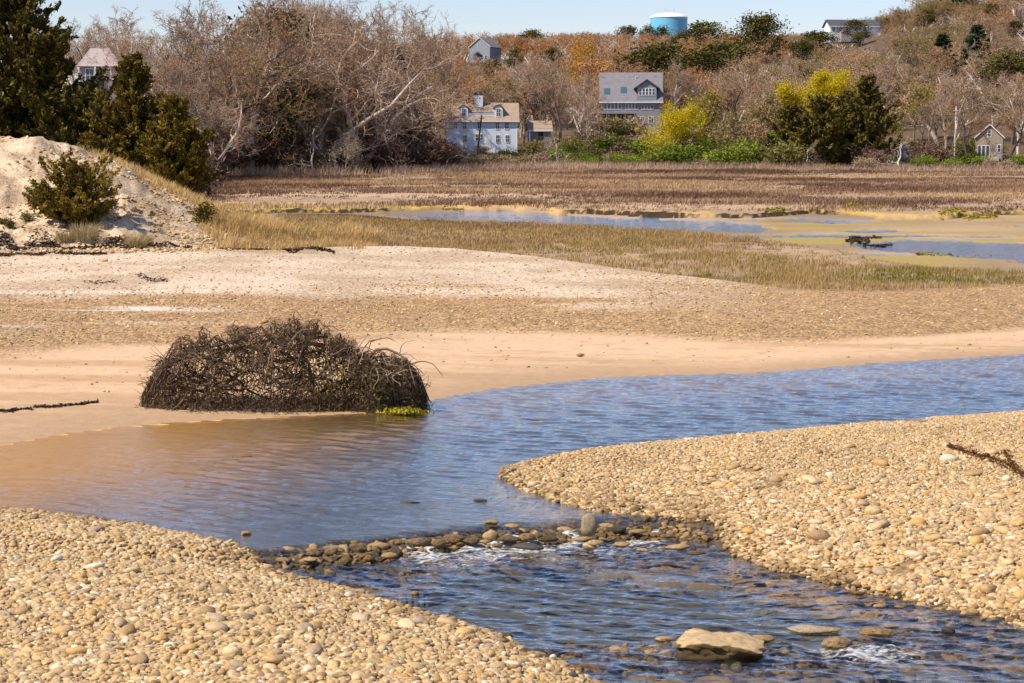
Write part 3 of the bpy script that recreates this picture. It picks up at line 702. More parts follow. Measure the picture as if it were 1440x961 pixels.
for i, (u, v, w, h, mt, lab, zb) in enumerate(ls): named_stone('boulder', u, v + h * .3, w, h, own(520 + i, mt, .6), lab, None, zb, 0, .8)
# wet stones, uncountable
X = []; Y = []; RR = []
for (u0, v0, sx_, sy_, n_) in ((440, 800, 1.3, .8, 500), (960, 752, 1.2, 1.0, 260), (930, 912, 2.0, .6, 420), (1370, 885, 1.4, .8, 420), (1180, 905, 1.0, .5, 160)):
    a_, b_ = P2W(u0, v0, -.2); x = rng.normal(a_, sx_, n_); y = rng.normal(b_, sy_, n_); dd = HH(x, y) - water_z(x, y); m = (dd > -.2) & (dd < .03); X.append(x[m]); Y.append(y[m]); RR.append(.035 + .08 * rng.random(m.sum()) ** 2)
x, y = area_pts(60000, -9.5, 16, 18, 44); t = x / y; z = HH(x, y); wzz = water_z(x, y); d = z - wzz; uu_ = 720 + t * F
ylx, rbx = bank_masks(x, y); nearb = (ylx > -1.6) | (rbx > -1.3) | (np.abs(y - YW(t)) < 1.6) | (y < 24)
edge_ = nearb & (d > -.16) & (d < .05) & (y < YF(t) - 1.5) & (np.abs(t) < .36); keepm = edge_ & (rng.random(len(x)) < np.where(d > -.05, .85, .5))
keepm &= ~((uu_ < 330) & (d < -.02))
X.append(x[keepm]); Y.append(y[keepm]); RR.append(.03 + .06 * rng.random(keepm.sum()) ** 2)
x, y = area_pts(9000, -6, 6, 24, 29.5); t = x / y; uu_ = 720 + t * F; m = (np.abs(y - YW(t) + .15) < .2 + .45 * vnoise(x * 1.3, y * .1)) & (uu_ > 385) & (uu_ < 1000); X.append(x[m]); Y.append(y[m]); RR.append(.03 + .055 * rng.random(m.sum()) ** 1.5)
stuff_stones('wet_pebbles', np.concatenate(X), np.concatenate(Y), np.concatenate(RR), [*wet_src[:7], *damp_src[:2]], .1)

x, y = area_pts(70000, -9.5, 16, 18, 44); t = x / y; d = HH(x, y) - water_z(x, y); ylx, rbx = bank_masks(x, y)
m = ((ylx > -.6) | (rbx > -.5)) & (d > -.01) & (rng.random(len(x)) < .8 * sst(.17, .02, d)) & (np.abs(t) < .36)
stuff_stones('damp_pebbles', x[m], y[m], .028 + .055 * rng.random(m.sum()) ** 1.8, damp_src, .3)
# ------------------------------------------------------------------ grasses (uncountable): every blade one tapered leaf
def blades(name, x, y, h, w, mat, lean=.35, per=8, spread=.12, tint=None, wind=(.15, 0)):
    z = HH(x, y); n = len(x) * per
    bx = np.repeat(x, per) + rng.normal(0, spread, n); by = np.repeat(y, per) + rng.normal(0, spread, n); bz = np.repeat(z, per) - .03
    hh = np.repeat(h, per) * rng.uniform(.55, 1.15, n); ww = np.repeat(np.broadcast_to(w, x.shape), per) * rng.uniform(.7, 1.3, n)
    a = rng.uniform(0, 6.28, n); lx = rng.normal(0, lean, n) * hh + wind[0] * hh; ly = rng.normal(0, lean, n) * hh + wind[1] * hh
    dx = np.cos(a) * ww; dy = np.sin(a) * ww
    V = np.empty((n, 5, 3)); mid = .55
    V[:, 0] = np.stack([bx - dx, by - dy, bz], 1); V[:, 1] = np.stack([bx + dx, by + dy, bz], 1)
    V[:, 2] = np.stack([bx + lx * .35 + dx * .7, by + ly * .35 + dy * .7, bz + hh * mid], 1); V[:, 3] = np.stack([bx + lx * .35 - dx * .7, by + ly * .35 - dy * .7, bz + hh * mid], 1)
    V[:, 4] = np.stack([bx + lx, by + ly, bz + hh * .97], 1)
    b = np.arange(n)[:, None] * 5
    loops = np.concatenate([b + 0, b + 1, b + 2, b + 3, b + 3, b + 2, b + 4], 1)
    counts = np.tile([4, 3], n)
    tt = np.clip((np.repeat(tint, per) if tint is not None else rng.random(n)) + rng.normal(0, .13, n), 0, 1)
    o = mesh_np(name, V.reshape(-1, 3), loops, counts, mat, tint=np.repeat(tt, 5)); return tag(o, kind='stuff')
def mat_grass(name, stops):
    k = N(name); base = k.ramp(k.attr('tint'), stops)
    d = k.n('BsdfDiffuse', {'Color': base}); tr = k.n('BsdfTranslucent', {'Color': base}); m = k.n('MixShader', {0: .25, 1: d.outputs[0], 2: tr.outputs[0]})
    k.t.links.new(m.outputs[0], k.out.inputs[0]); return k.m
M['marsh_grass'] = mat_grass('marsh_grass', [(0, (.15, .095, .055)), (.25, (.33, .215, .115)), (.5, (.47, .32, .145)), (.68, (.32, .225, .07)), (.85, (.20, .18, .04)), (1, (.10, .125, .02))])
M['back_marsh'] = mat_grass('brown_marsh_grass', [(0, (.13, .075, .05)), (.4, (.31, .195, .125)), (.7, (.48, .32, .195)), (1, (.48, .34, .14))])
M['reed'] = mat_grass('pinkish_reeds', [(0, (.24, .15, .115)), (.5, (.42, .29, .21)), (1, (.56, .41, .27))])
# front band
x, y = area_pts(135000, -45, 60, 63, 160); t = x / y; uu_ = 720 + t * F; n1 = fbm(x * .35, y * .35); nl = fbm(x * .16 + 3, y * .10, 3)
edge = y - YC(t) - .6 - 2.5 * (n1 - .5); far = YM1(t) + (n1 - .5) * 4 - y
m = (edge > 0) & (far > .4) & (uu_ > 395) & (np.abs(t) < .38)
bare = (uu_ > 985 + 60 * (nl - .5)) & (W2P(x, y, .5)[1] < np.interp(uu_, [1000, 1180, 1440], [352, 372, 384]) - 0) & (W2P(x, y, .5)[1] > np.interp(uu_, [985, 1060, 1080, 1440], [341, 341, 320, 320]))
m &= ~(bare & (rng.random(len(x)) < .55)); m &= rng.random(len(x)) < np.clip(.25 + 1.4 * (nl - .22), .12, 1) * sst(-.2, 3, edge + 1)
xs, ys = x[m], y[m]; us = uu_[m]; vs = W2P(xs, ys, .5)[1]
green = np.clip(sst(1100, 1350, us) * sst(410, 386, vs) * sst(360, 378, vs) + .5 * sst(820, 1100, us) * sst(362, 380, vs), 0, 1)
tint = .22 + 1.1 * (fbm(xs * .16, ys * .16, 4) - .38) + .10 * sst(600, 900, us) + .30 * green
ht = (.16 + .18 * rng.random(len(xs))) * (.35 + 1.0 * nl[m]) * np.where(bare[m], .45, 1.0) * (1 - .35 * sst(1050, 1300, us)) * sst(-.4, 2.5, edge[m] + .3)
blades('marsh_grass', xs, ys, ht + .06, .013 + .012 * (ys - 80) / 60, M['marsh_grass'], .22, 9, .16, tint, (.08, -.03))
# back marsh
x, y = area_pts(60000, -70, 110, 148, 322); t = x / y; uu_ = 720 + t * F; n1 = fbm(x * .35, y * .35); nl = fbm(x * .06 + 3, y * .06, 4); n4 = fbm(x * .05, y * .06 + 9, 5)
dlip = y - ym2f(x, y, t, n1, fbm(x * 2.1 + 40, y * 2.1, 3)); m = (dlip > .5) & (y < YU(t) + 4) & (np.abs(t) < .34) & (uu_ > 265) & (rng.random(len(x)) < np.clip((nl - .32) * 4 + .8 * sst(14, 2, dlip), .06, 1))
blades('brown_marsh_grass', x[m], y[m], (.10 + .62 * nl[m] ** 1.5 + .10 * sst(12, 2, dlip[m])) * (1 + .5 * sst(250, 310, y[m])), .035 + .03 * (y[m] - 150) / 150, M['back_marsh'], .3, 8, .35, np.clip(.36 + 2.0 * (n4[m] - .48), 0, 1))
# reeds at the upland edge
x, y = area_pts(17000, -60, 105, 262, 326); t = x / y; uu_ = 720 + t * F; nl = fbm(x * .05 + 3, y * .05, 3); yu = YU(t)
m = (y > yu - 22 - 14 * (nl - .5)) & (y < yu + 7) & (np.abs(t) < .33) & (uu_ > 285) & (rng.random(len(x)) < np.clip(2.2 * (nl - .3), 0, 1) * np.where(uu_ < 560, .35, 1))
blades('reeds', x[m], y[m], (.7 + 1.1 * nl[m]) * sst(-26, -6, y[m] - yu[m]) + .25, .05, M['reed'], .2, 7, .4, np.clip(.5 + 1.2 * (fbm(x[m] * .04, y[m] * .2, 3) - .5), 0, 1))
# beach grass of the spit behind and beside the dune
x, y = area_pts(26000, -34, 2, 80, 116); t = x / y; uu_ = 720 + t * F; n1 = fbm(x * .5, y * .5, 3)
lim = np.interp(uu_, [60, 150, 250, 300, 420, 520, 560], [0, 0, .35, .85, .9, .6, 0])
lowedge = np.interp(uu_, [200, 300, 500, 560], [83.5, 83, 83.5, 86])
m = (y > lowedge + 2 * (n1 - .5)) & (y < 104) & (rng.random(len(x)) < lim * np.clip(3.2 * (n1 - .36), 0, 1)) & ~((uu_ < 285 - 0) & (y < 99))
m |= (uu_ > 110) & (uu_ < 285) & (y > 102.5) & (y < 114) & (rng.random(len(x)) < .55 * sst(100, 200, uu_))
hs = (.40 + .55 * rng.random(m.sum())) * np.interp(uu_[m], [100, 260, 330, 480, 560], [.5, .6, .85, .7, .4])
blades('beach_grass', x[m], y[m], hs, .014, mat_grass('straw_beach_grass', [(0, (.22, .145, .07)), (.35, (.50, .32, .13)), (.7, (.68, .47, .22)), (1, (.50, .36, .13))]), .28, 12, .14, np.clip(.5 + 1.5 * (fbm(x[m] * .2, y[m] * .3, 3) - .5), 0, 1), (.16, 0))
# dune pebbles / clods
x, y = area_pts(60000, -40, -10, 80, 103); t = x / y; uu_ = 720 + t * F; nn = fbm(x * .4, y * .4, 4)
m = (uu_ < 330) & (uu_ > -80) & (rng.random(len(x)) < np.clip((nn - .42) * 2.2, .03, .6)) & (y < 101)
stuff_stones('dune_stones', x[m], y[m], .025 + .10 * rng.random(m.sum()) ** 3.5, cob_src, .2)
# ------------------------------------------------------------------ plants
def leaf_obj(name, P, D, size, mat, parent=None, tint=None, elong=1.6, jitter=.8, seed=0):
    """one mesh of small leaf blades: centres P, preferred directions D"""
    r = np.random.default_rng(seed); n = len(P)
    d = D + r.normal(0, jitter, (n, 3)); d /= np.linalg.norm(d, axis=1)[:, None] + 1e-9
    q = r.normal(size=(n, 3)); s = np.cross(d, q); s /= np.linalg.norm(s, axis=1)[:, None] + 1e-9
    sz = np.broadcast_to(size, (n,)) * r.uniform(.6, 1.35, n)
    L = d * (sz * elong / 2)[:, None]; W = s * (sz / 2)[:, None]
    V = np.empty((n, 4, 3)); V[:, 0] = P - L; V[:, 1] = P + W * .9; V[:, 2] = P + L; V[:, 3] = P - W * .9
    b = np.arange(n)[:, None] * 4
    tt = r.random(n) if tint is None else np.clip(tint + r.normal(0, .12, n), 0, 1)
    return mesh_np(name, V.reshape(-1, 3), (b + np.arange(4)[None]), np.full(n, 4), mat, parent, tint=np.repeat(tt, 4))
def skeleton(seed, height=12., spread=1.0, trunk_r=.22, stems=1, limbs=8, subs=6, twigs=6, fine=5, first=.25, up=.25, droop=0.0, crook=.16, limb_len=.55):
    """branching skeleton: (points, radii, level) polylines"""
    r = np.random.default_rng(seed); out = []; tips = []
    def grow(p, d, length, rad, level):
        n = 6 if level == 0 else 5 if level < 3 else 3
        pts = [p.copy()]; q = p.copy(); dd = d / np.linalg.norm(d); rr = [rad]
        for i in range(n):
            dd = dd + r.normal(0, crook * (1 + .35 * level), 3); dd[2] += (up if level else .08) * .5 - droop * level * .12
            dd /= np.linalg.norm(dd); q = q + dd * length / n; pts.append(q.copy()); rr.append(rad * (1 - .8 * (i + 1) / n) if level else rad * (1 - .72 * (i + 1) / n))
        out.append((pts, rr, level))
        if level == 4 or (level == 3 and fine == 0): tips.append((pts[-1], dd)); return
        k = [limbs, subs, twigs, fine][level]; k = max(1, int(round(k * r.uniform(.8, 1.2))))
        for j in range(k):
            f = (first + (1 - first) * (j + r.random()) / k) if level == 0 else .22 + .78 * (j + r.random()) / k
            i = min(n - 1, int(f * n)); a = f * n - i; b = pts[i] * (1 - a) + pts[min(n, i + 1)] * a
            base = np.array(pts[min(n, i + 1)]) - pts[i]; base /= np.linalg.norm(base)
            ang = r.uniform(0, 6.28); s = np.cross(base, (math.cos(ang), math.sin(ang), .3)); s /= np.linalg.norm(s)
            op = r.uniform(.55, 1.1) * spread * (1.15 if level == 0 else 1.0)
            nd = base * math.cos(op) + s * math.sin(op)
            ln = length * (limb_len if level == 0 else .52) * r.uniform(.7, 1.25) * (1.15 - .55 * f if level == 0 else 1.0)
            grow(b, nd, ln, max(.006, rad * (1 - .7 * f) * (.55 if level == 0 else .5)), level + 1)
    for s in range(stems):
        a = r.uniform(0, 6.28); lean = (.05 if stems == 1 else .38)
        grow(np.array([r.normal(0, .12), r.normal(0, .12), -.2]), np.array([math.cos(a) * lean, math.sin(a) * lean, 1.]), height * (.8 if stems == 1 else .72), trunk_r * (1 if stems == 1 else .75), 0)
    return out, tips
def fit(out, tips, height):
    top = max(p[2] for pts, _, _ in out for p in pts); k = height / top
    return [([p * k for p in pts], [x * k for x in rr], lv) for pts, rr, lv in out], [(p * k, d) for p, d in tips]
def make_tree(name, seed, height, barkm, twigm, leafm=None, leaf=.16, leaves=3, twig_r=.016, buds=2, bud=.09, leafspread=.35, elong=1.5, **kw):
    out, tips = fit(*skeleton(seed, height, **kw), height)
    root = empty(name); r = np.random.default_rng(seed + 9)
    tb = MB(); cb = MB()
    for pts, rr, lv in out:
        if lv <= 2: tb.tube(pts, [max(x, twig_r * 1.15) for x in rr], 7 if lv == 0 else 5 if lv == 1 else 4)
        else: cb.tube(pts, [max(x, twig_r * (1 if lv == 3 else .75)) for x in rr], 3, True, r.uniform(.0, .55))
    tk = tb.build('trunk', barkm, root, True)
    if leafm is not None or buds:
        m = leaves if leafm is not None else buds
        P = np.array([t[0] for t in tips]); D = np.array([t[1] for t in tips])
        fine_pts = np.array([p for pts, _, lv in out if lv >= 3 for p in pts[1:]])
        if leafm is None and len(fine_pts): P = fine_pts; D = np.zeros_like(P)
        P = np.repeat(P, m, 0) + r.normal(0, leafspread if leafm is not None else .06, (len(P) * m, 3)); D = np.repeat(D, m, 0)
        n = len(P); sz = (leaf if leafm is not None else bud) * r.uniform(.6, 1.35, n)
        d = D + r.normal(0, .8, (n, 3)); d /= np.linalg.norm(d, axis=1)[:, None] + 1e-9; s = np.cross(d, r.normal(size=(n, 3))); s /= np.linalg.norm(s, axis=1)[:, None] + 1e-9
        tt = r.uniform(.3, 1.0, n) if leafm is None else r.random(n)
        if leafm is None:
            for i in range(n):
                b = len(cb.v); L = d[i] * sz[i] * elong / 2; W = s[i] * sz[i] * .45
                cb.v += [tuple(P[i] - L), tuple(P[i] + W), tuple(P[i] + L), tuple(P[i] - W)]; cb.f.append((b, b + 1, b + 2, b + 3)); cb.t += [float(tt[i])] * 4
    if leafm is None: cr = cb.build('crown', twigm, root)
    else:
        cr = leaf_obj('crown', P, D, sz, leafm, root, elong=elong, seed=seed)
        if cb.v: cb.build('twigs', twigm, cr)
    root['h'] = height
    return root
def conifer(name, seed, height, radius, shape, n, leaf, foliage, barkm, upness=.6, lobes=5, base=.04, per=26, clump=.32, trunk_r=.14, elong=2.2, outer=.45, limbs=26):
    r = np.random.default_rng(seed); root = empty(name)
    hz = r.random(n) ** .9; hz = base + (1 - base) * hz; ang = r.uniform(0, 6.28, n)
    env = np.array([shape(h) for h in hz]) * radius
    ph = r.uniform(0, 6.28, 6)
    lob = 1 + .30 * np.sin(lobes * ang + ph[0] + hz * 9) * np.sin(hz * 21 + ph[1] + ang) + .20 * np.sin(2 * ang + ph[2] + hz * 5) + .17 * r.normal(size=n) + .35 * (r.random(n) > .9)
    rad = env * np.clip(lob, .35, 1.75) * (outer + (1 - outer) * r.random(n) ** .6)
    C = np.stack([np.cos(ang) * rad, np.sin(ang) * rad, hz * height], 1)
    D = np.stack([np.cos(ang), np.sin(ang), np.full(n, upness)], 1); D /= np.linalg.norm(D, axis=1)[:, None]
    t0 = np.clip(r.normal(.45, .22, n), 0, 1)
    q = np.repeat(C, per, 0); dd = np.repeat(D, per, 0); N_ = n * per
    along = r.uniform(-.5, 1.0, N_); w = clump * (1 - .5 * np.abs(along))
    q = q + dd * (along * clump * 1.5)[:, None] + r.normal(0, 1, (N_, 3)) * (w * .33)[:, None]
    q[:, 2] = np.maximum(q[:, 2], .02)
    leaf_obj('crown', q, dd, leaf, foliage, root, np.clip(np.repeat(t0, per) + .22 * along, 0, 1), elong, .55, seed)
    tb = MB(); tb.tube([(0, 0, -.3), (.06, 0, height * .35), (0, .04, height * .7), (0, 0, height * .96)], [trunk_r, trunk_r * .8, trunk_r * .45, .02], 7)
    for i in r.choice(n, min(limbs, n), False):
        p = C[i]; b = np.array([0, 0, max(.05, p[2] - rad[i] * .5)]); tb.tube([b, (b + p) / 2 + (0, 0, .05), p], [trunk_r * .3, trunk_r * .18, .01], 4)
    tb.build('trunk', barkm, root, True); root['h'] = height
    return root
def cedar_tree(name, seed, height, radius, foliage, shape, nl=70, spray=7, per=26, leaf=.14, base=.03, lift=.5, clump=.26, stems=1, rag=.45, barkm=None, trunk_r=.14):
    """irregular juniper: ragged limbs that carry sprays of foliage, with gaps between the limbs"""
    r = np.random.default_rng(seed); root = empty(name); tb = MB(); P = []; D = []; T = []
    for s_ in range(stems):
        hs = height * (1 if s_ == 0 else r.uniform(.55, .85)); off = np.zeros(3) if s_ == 0 else np.array([r.normal(0, radius * .45), r.normal(0, radius * .45), 0]); lean = r.normal(0, .04, 2) + off[:2] * .12 / max(radius, .1)
        ax = lambda h: np.array([off[0] * min(1, h * 3) + lean[0] * h * hs, off[1] * min(1, h * 3) + lean[1] * h * hs, h * hs])
        tb.tube([(0, 0, -.3), ax(.3), ax(.65), ax(.97)], [trunk_r, trunk_r * .75, trunk_r * .45, .02], 7)
        n = nl if s_ == 0 else nl // 2; a0 = r.uniform(0, 6.28)
        for i in range(n):
            h = base + (.985 - base) * (i + r.random()) / n; a = a0 + i * 2.4 + r.normal(0, .4)
            ln = max(.10 * radius, shape(h) * radius * (1 - rag + 2 * rag * r.random() ** 1.3) * (1 if s_ == 0 else .7)); up = lift * r.uniform(.4, 1.5) + .8 * h
            b = ax(max(0, h - .25 * up * ln / hs)); e = ax(h) + np.array([math.cos(a) * ln, math.sin(a) * ln, up * ln * .35])
            mid = (b + e) / 2 + np.array([0, 0, -.12 * ln]); tb.tube([b, mid, e], [trunk_r * .28, trunk_r * .16, .008], 4)
            t0 = r.normal(.42, .16); k_ = max(2, int(spray * (.45 + ln / radius)))
            for j in range(k_):
                f = .25 + .8 * (j + r.random()) / k_; c = (b + (mid - b) * f * 2 if f < .5 else mid + (e - mid) * (f - .5) * 2) + r.normal(0, .06 * ln + .04, 3)
                d = np.array([math.cos(a), math.sin(a), .9]) + r.normal(0, .45, 3); d /= np.linalg.norm(d); m = per; al = r.uniform(-.4, 1.1, m)
                P.append(c + d * (al * clump * 1.3)[:, None] + r.normal(0, 1, (m, 3)) * (clump * .26)); D.append(np.tile(d, (m, 1))); T.append(np.clip(t0 + .25 * al + .15 * (f - .5) + 0 * al, 0, 1))
    P = np.concatenate(P); P[:, 2] = np.maximum(P[:, 2], .02)
    leaf_obj('crown', P, np.concatenate(D), leaf, foliage, root, np.concatenate(T), 2.2, .5, seed); tb.build('trunk', barkm or M['bark_dark'], root, True); root['h'] = height; return root
cone = lambda h: (1 - h) ** .75 * min(1, h * 7 + .45)
column = lambda h: min(1, (1 - h) * 2.2) ** .8 * min(1, .45 + h * 2.4)
dome = lambda h: math.sqrt(max(0, 1 - (2 * h - .9) ** 2 * .8)) * min(1, (1 - h) * 5)
def pine_shape(h): return 0.25 if h < .3 else math.sin(min(1, (h - .25) / .75) * 3.0) ** .7 * .95 + .05
def pine(name, seed, height, radius, foliage=None, n=70, per=70, leaf=.28, base=.35, barkm=None):
    """open crowned pine: limbs carrying flat separate tufts"""
    r = np.random.default_rng(seed); root = empty(name); tb = MB()
    bend = r.normal(0, .05 * height, 2); top = np.array([bend[0], bend[1], height * .95]); mid = np.array([bend[0] * .2, bend[1] * .3, height * .5])
    tb.tube([(0, 0, -.3), mid * .5, mid, top], [height * .022, height * .018, height * .013, .03], 7)
    def on(h): return mid * (h / .5) if h < .5 else mid + (top - mid) * ((h - .5) / .45)
    P = []; D = []; T = []
    for i in range(n):
        h = base + (.97 - base) * r.random() ** .85; a = r.uniform(0, 6.28); k = (h - base) / (1 - base)
        ln = radius * (.25 + .95 * math.sin(min(1, .25 + k * .8) * 3.0)) * r.uniform(.45, 1.1)
        b = on(min(h, .95)); e = b + np.array([math.cos(a) * ln, math.sin(a) * ln, ln * r.uniform(.05, .5)])
        if i % 2 == 0: tb.tube([b, (b + e) / 2 + (0, 0, -.05 * ln), e], [height * .006, height * .004, .015], 4)
        cw = radius * r.uniform(.18, .34); m = per
        q = e + r.normal(0, 1, (m, 3)) * np.array([cw, cw, cw * .7]); P.append(q); D.append(np.tile([(math.cos(a) * .5), math.sin(a) * .5, .6], (m, 1))); T.append(np.clip(r.normal(.4, .15) + .35 * (q[:, 2] - e[2]) / cw, 0, 1))
    P = np.concatenate(P); D = np.concatenate(D); T = np.concatenate(T)
    leaf_obj('crown', P, D, leaf, foliage or M['pine'], root, T, 2.0, .7, seed)
    tb.build('trunk', barkm or M['bark_dark'], root, True); root['h'] = height; return root
def bush(name, seed, height, width, mat, stem_mat, n=900, leaf=.14, stems=14, flat=1.0, wispy=.0, elong=1.4):
    r = np.random.default_rng(seed); root = empty(name); tb = MB(); P = []; D = []; T = []
    for i in range(stems):
        a = r.uniform(0, 6.28); l = r.uniform(.5, 1.0); lean = r.uniform(.15, 1.0)
        e = np.array([math.cos(a) * lean * width * .5 * l, math.sin(a) * lean * width * .5 * l, height * l * (1 - .25 * lean)])
        mid = e * .5 + np.array([0, 0, .12 * height]) + r.normal(0, .05 * height, 3)
        tb.tube([(r.normal(0, .1 * width), r.normal(0, .1 * width), -.1), mid, e], [.022 * height ** .5, .015 * height ** .5, .006], 4)
        m = n // stems; c = r.normal(.5, .2)
        k = r.random(m) ** .55; q = np.where((k < .5)[:, None], mid * (k * 2)[:, None], mid + (e - mid) * ((k - .5) * 2)[:, None]) + r.normal(0, 1, (m, 3)) * np.array([.13 * width, .13 * width, .11 * height])
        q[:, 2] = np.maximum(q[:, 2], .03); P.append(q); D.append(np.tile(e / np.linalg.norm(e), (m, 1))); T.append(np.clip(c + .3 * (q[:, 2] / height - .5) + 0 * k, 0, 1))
    leaf_obj('foliage', np.concatenate(P), np.concatenate(D), leaf, mat, root, np.concatenate(T), elong, .8, seed)
    tb.build('stems', stem_mat, root); root['h'] = height; return root
def place(o, u, y, h=None, rz=None, label=None, cat=None, group=None, z=None, sx=1.0):
    x = at_u(u, y, 2.0); zz = H(x, y) if z is None else z
    x = at_u(u, y, zz)
    o.location = (x, y, zz - .05)
    if h is not None: s = h / o['h']; o.scale = (s * sx, s * sx, s)
    o.rotation_euler = (0, 0, random.uniform(0, 6.28) if rz is None else rz)
    tag(o, label, cat, group); return o
def h_for(u, y, vtop):                       # tree height that reaches pixel row vtop
    x = at_u(u, y, 2.0); return max(.5, z_of_v(vtop, y) - H(x, y))

M['bark_tan'] = bark('tan_root', (.16, .115, .075), (.42, .32, .22))
# --- brush pile stranded at the water's edge
def brush():
    r = np.random.default_rng(42); x0, y0 = P2W(395, 578, 0); s = y0 / F / CP
    root = empty('brush_pile', (x0, y0 + .65, 0)); L = 200 * s; top = lambda x: np.interp(x / s, [-205, -195, -170, -150, -100, -50, 0, 30, 60, 90, 110, 130, 150, 175, 195, 208], [.2, .5, 1.1, 1.5, 1.80, 1.92, 1.95, 1.98, 1.90, 1.60, 1.32, 1.32, 1.36, 1.12, .62, .12]) / 1.92 * 124 * s
    dep = lambda x: .95 * max(.06, 1 - abs(x / (L * 1.05)) ** 3) ** .5 * float(.75 + .45 * vnoise(np.array([x * 1.9 + 3]), np.array([2.5]))[0]); top0 = top; top = lambda x: top0(x) * float(.86 + .24 * vnoise(np.array([x * 4.3 + 7]), np.array([.5]))[0])
    tb = MB(); tb2 = MB()
    def strand(p, d, n, st, rad, wig, grav, keep=True):
        pts = [p.copy()]; d = d / np.linalg.norm(d); lim = r.uniform(.75, 1.12)
        if keep: p[1] *= math.sqrt(max(.02, 1 - min(1, p[2] / (top(p[0]) * lim)) ** 2 * .98)); pts = [p.copy()]
        for i in range(n):
            d = d + r.normal(0, wig, 3); d[2] -= grav; d /= np.linalg.norm(d); p = p + d * st
            if keep:
                xl = L * (.70 + .33 * lim)
                if abs(p[0]) > xl: p[0] = math.copysign(xl - abs(r.normal(0, .05)), p[0]); d[0] *= -.7
                tz = top(p[0]) * lim; hh = dep(p[0]) * lim
                e = tz * math.sqrt(max(.02, 1 - (p[1] / hh) ** 2 * .8)) if abs(p[1]) < hh * 1.1 else .1
                if p[2] > e: p[2] = e; d[2] = -abs(d[2]) * .5
                if abs(p[1]) > hh: p[1] = math.copysign(hh, p[1]); d[1] *= -.6
            p[2] = max(p[2], -.03); pts.append(p.copy())
        return pts
    for i in range(48):                                                   # main limbs arching over
        x = r.uniform(-.75, .85) * L; pts = strand(np.array([x, r.normal(0, .3), r.uniform(.1, .9) * top(x)]), np.array([r.choice([-1, 1]) * 1., r.normal(0, .3), r.uniform(.2, .9)]), 9, .24, .03, .28, .07)
        tb.tube(pts, np.linspace(.040, .012, len(pts)) * r.uniform(.6, 1.3), 5, True, r.uniform(.1, .8))
    for i in range(620):
        x = r.uniform(-.97, 1.0) * L; z = r.random() ** .8 * top(x); y = r.uniform(-1, 1) * dep(x)
        pts = strand(np.array([x, y, z]), r.normal(0, 1, 3) + (0, 0, .2), 9, r.uniform(.05, .12), .01, .5, .01); tb.tube(pts, np.linspace(.014, .005, len(pts)) * r.uniform(.7, 1.3), 4, True, min(1, max(0, r.normal(.42, .25))))
    for i in range(3000):
        x = r.uniform(-1, 1.0) * L; z = r.random() ** 1.25 * top(x) * .97; y = (1 if r.random() > .72 else -1) * dep(x) * r.random() ** .5 * math.sqrt(max(.05, 1 - (z / top(x)) ** 2 * .7))
        pts = strand(np.array([x, y, z]), r.normal(0, .9, 3) + (0, 0, -.1), 6, r.uniform(.03, .08), .01, .7, .04); tb.tube(pts, np.linspace(.009, .004, len(pts)), 3, True, min(1, max(0, r.normal(.42, .28))))
    for i in range(190):                                                   # loose twigs sticking out
        x = r.uniform(-1, 1) * L; tz = top(x); pts = strand(np.array([x, r.normal(0, .3), tz * .8]), np.array([r.normal(0, .6) + 1.1 * x / L, r.normal(0, .3), .9]), 6, .06, .006, .3, .07, False); tb.tube(pts, np.linspace(.009, .003, len(pts)), 3, True, r.uniform(.2, .9))
    for i in range(14):                                                   # arching limbs that break the outline
        x = r.uniform(-.95, .9) * L; sg = r.choice([-1, 1]); pts = strand(np.array([x, r.normal(0, .3), top(min(max(x, -L), L)) * .85]), np.array([sg * 1., r.normal(0, .2), .75]), 12, .085, .01, .16, .17, False); tb.tube(pts, np.linspace(.017, .006, len(pts)), 4, True, r.uniform(.3, .9))
    for i in range(20):
        pts = strand(np.array([-.86 * L, r.normal(0, .2), r.uniform(.6, 1.2)]), np.array([-1, r.normal(0, .3), .2]), 7, .07, .006, .3, .02, False); tb.tube(pts, np.linspace(.010, .003, len(pts)), 3, True, .3)
    q = []; 
    for i in range(34000):
        x = r.uniform(-1, 1.02) * L; tz = top(x); z = tz * r.random() ** 1.15; hh = dep(x) * math.sqrt(max(.03, 1 - (z / tz) ** 2 * .8)); q.append((x, hh * (r.uniform(-1, .6) if r.random() < .75 else -1.02), z))
    q = np.array(q); keep = (fbm(q[:, 0] * 2.2 + 3, q[:, 2] * 2.6, 3) > .43) | (q[:, 2] < .3); q = q[keep]
    M['brush'] = mat_grass('dark_dead_branches', [(0, (.035, .022, .015)), (.40, (.14, .088, .058)), (.75, (.28, .19, .125)), (1, (.48, .36, .24))])
    tb.build('tangled_branches', M['brush'], root, True); leaf_obj('fine_twigs', q, np.tile([0, 0, .0], (len(q), 1)), .012, M['brush'], root, np.clip(r.normal(.42, .24, len(q)) + .9 * (fbm(q[:, 0] * 1.1 + 5, q[:, 2] * 1.6, 3) - .5), 0, 1), 11, 1.0, 5)
    for i in range(260):
        x = r.uniform(-1.06, 1.08) * L; y = -dep(min(max(x, -L), L)) * r.uniform(.7, 1.35); tb2.tube(strand(np.array([x, y, r.uniform(0, .06)]), np.array([r.normal(), -abs(r.normal()) * .6, .1]), 4, .06, .006, .5, .03, False), np.linspace(.008, .004, 5), 3, True)
    tb2.build('stray_twigs', M['bark_dark'], root)
    pr = MB()
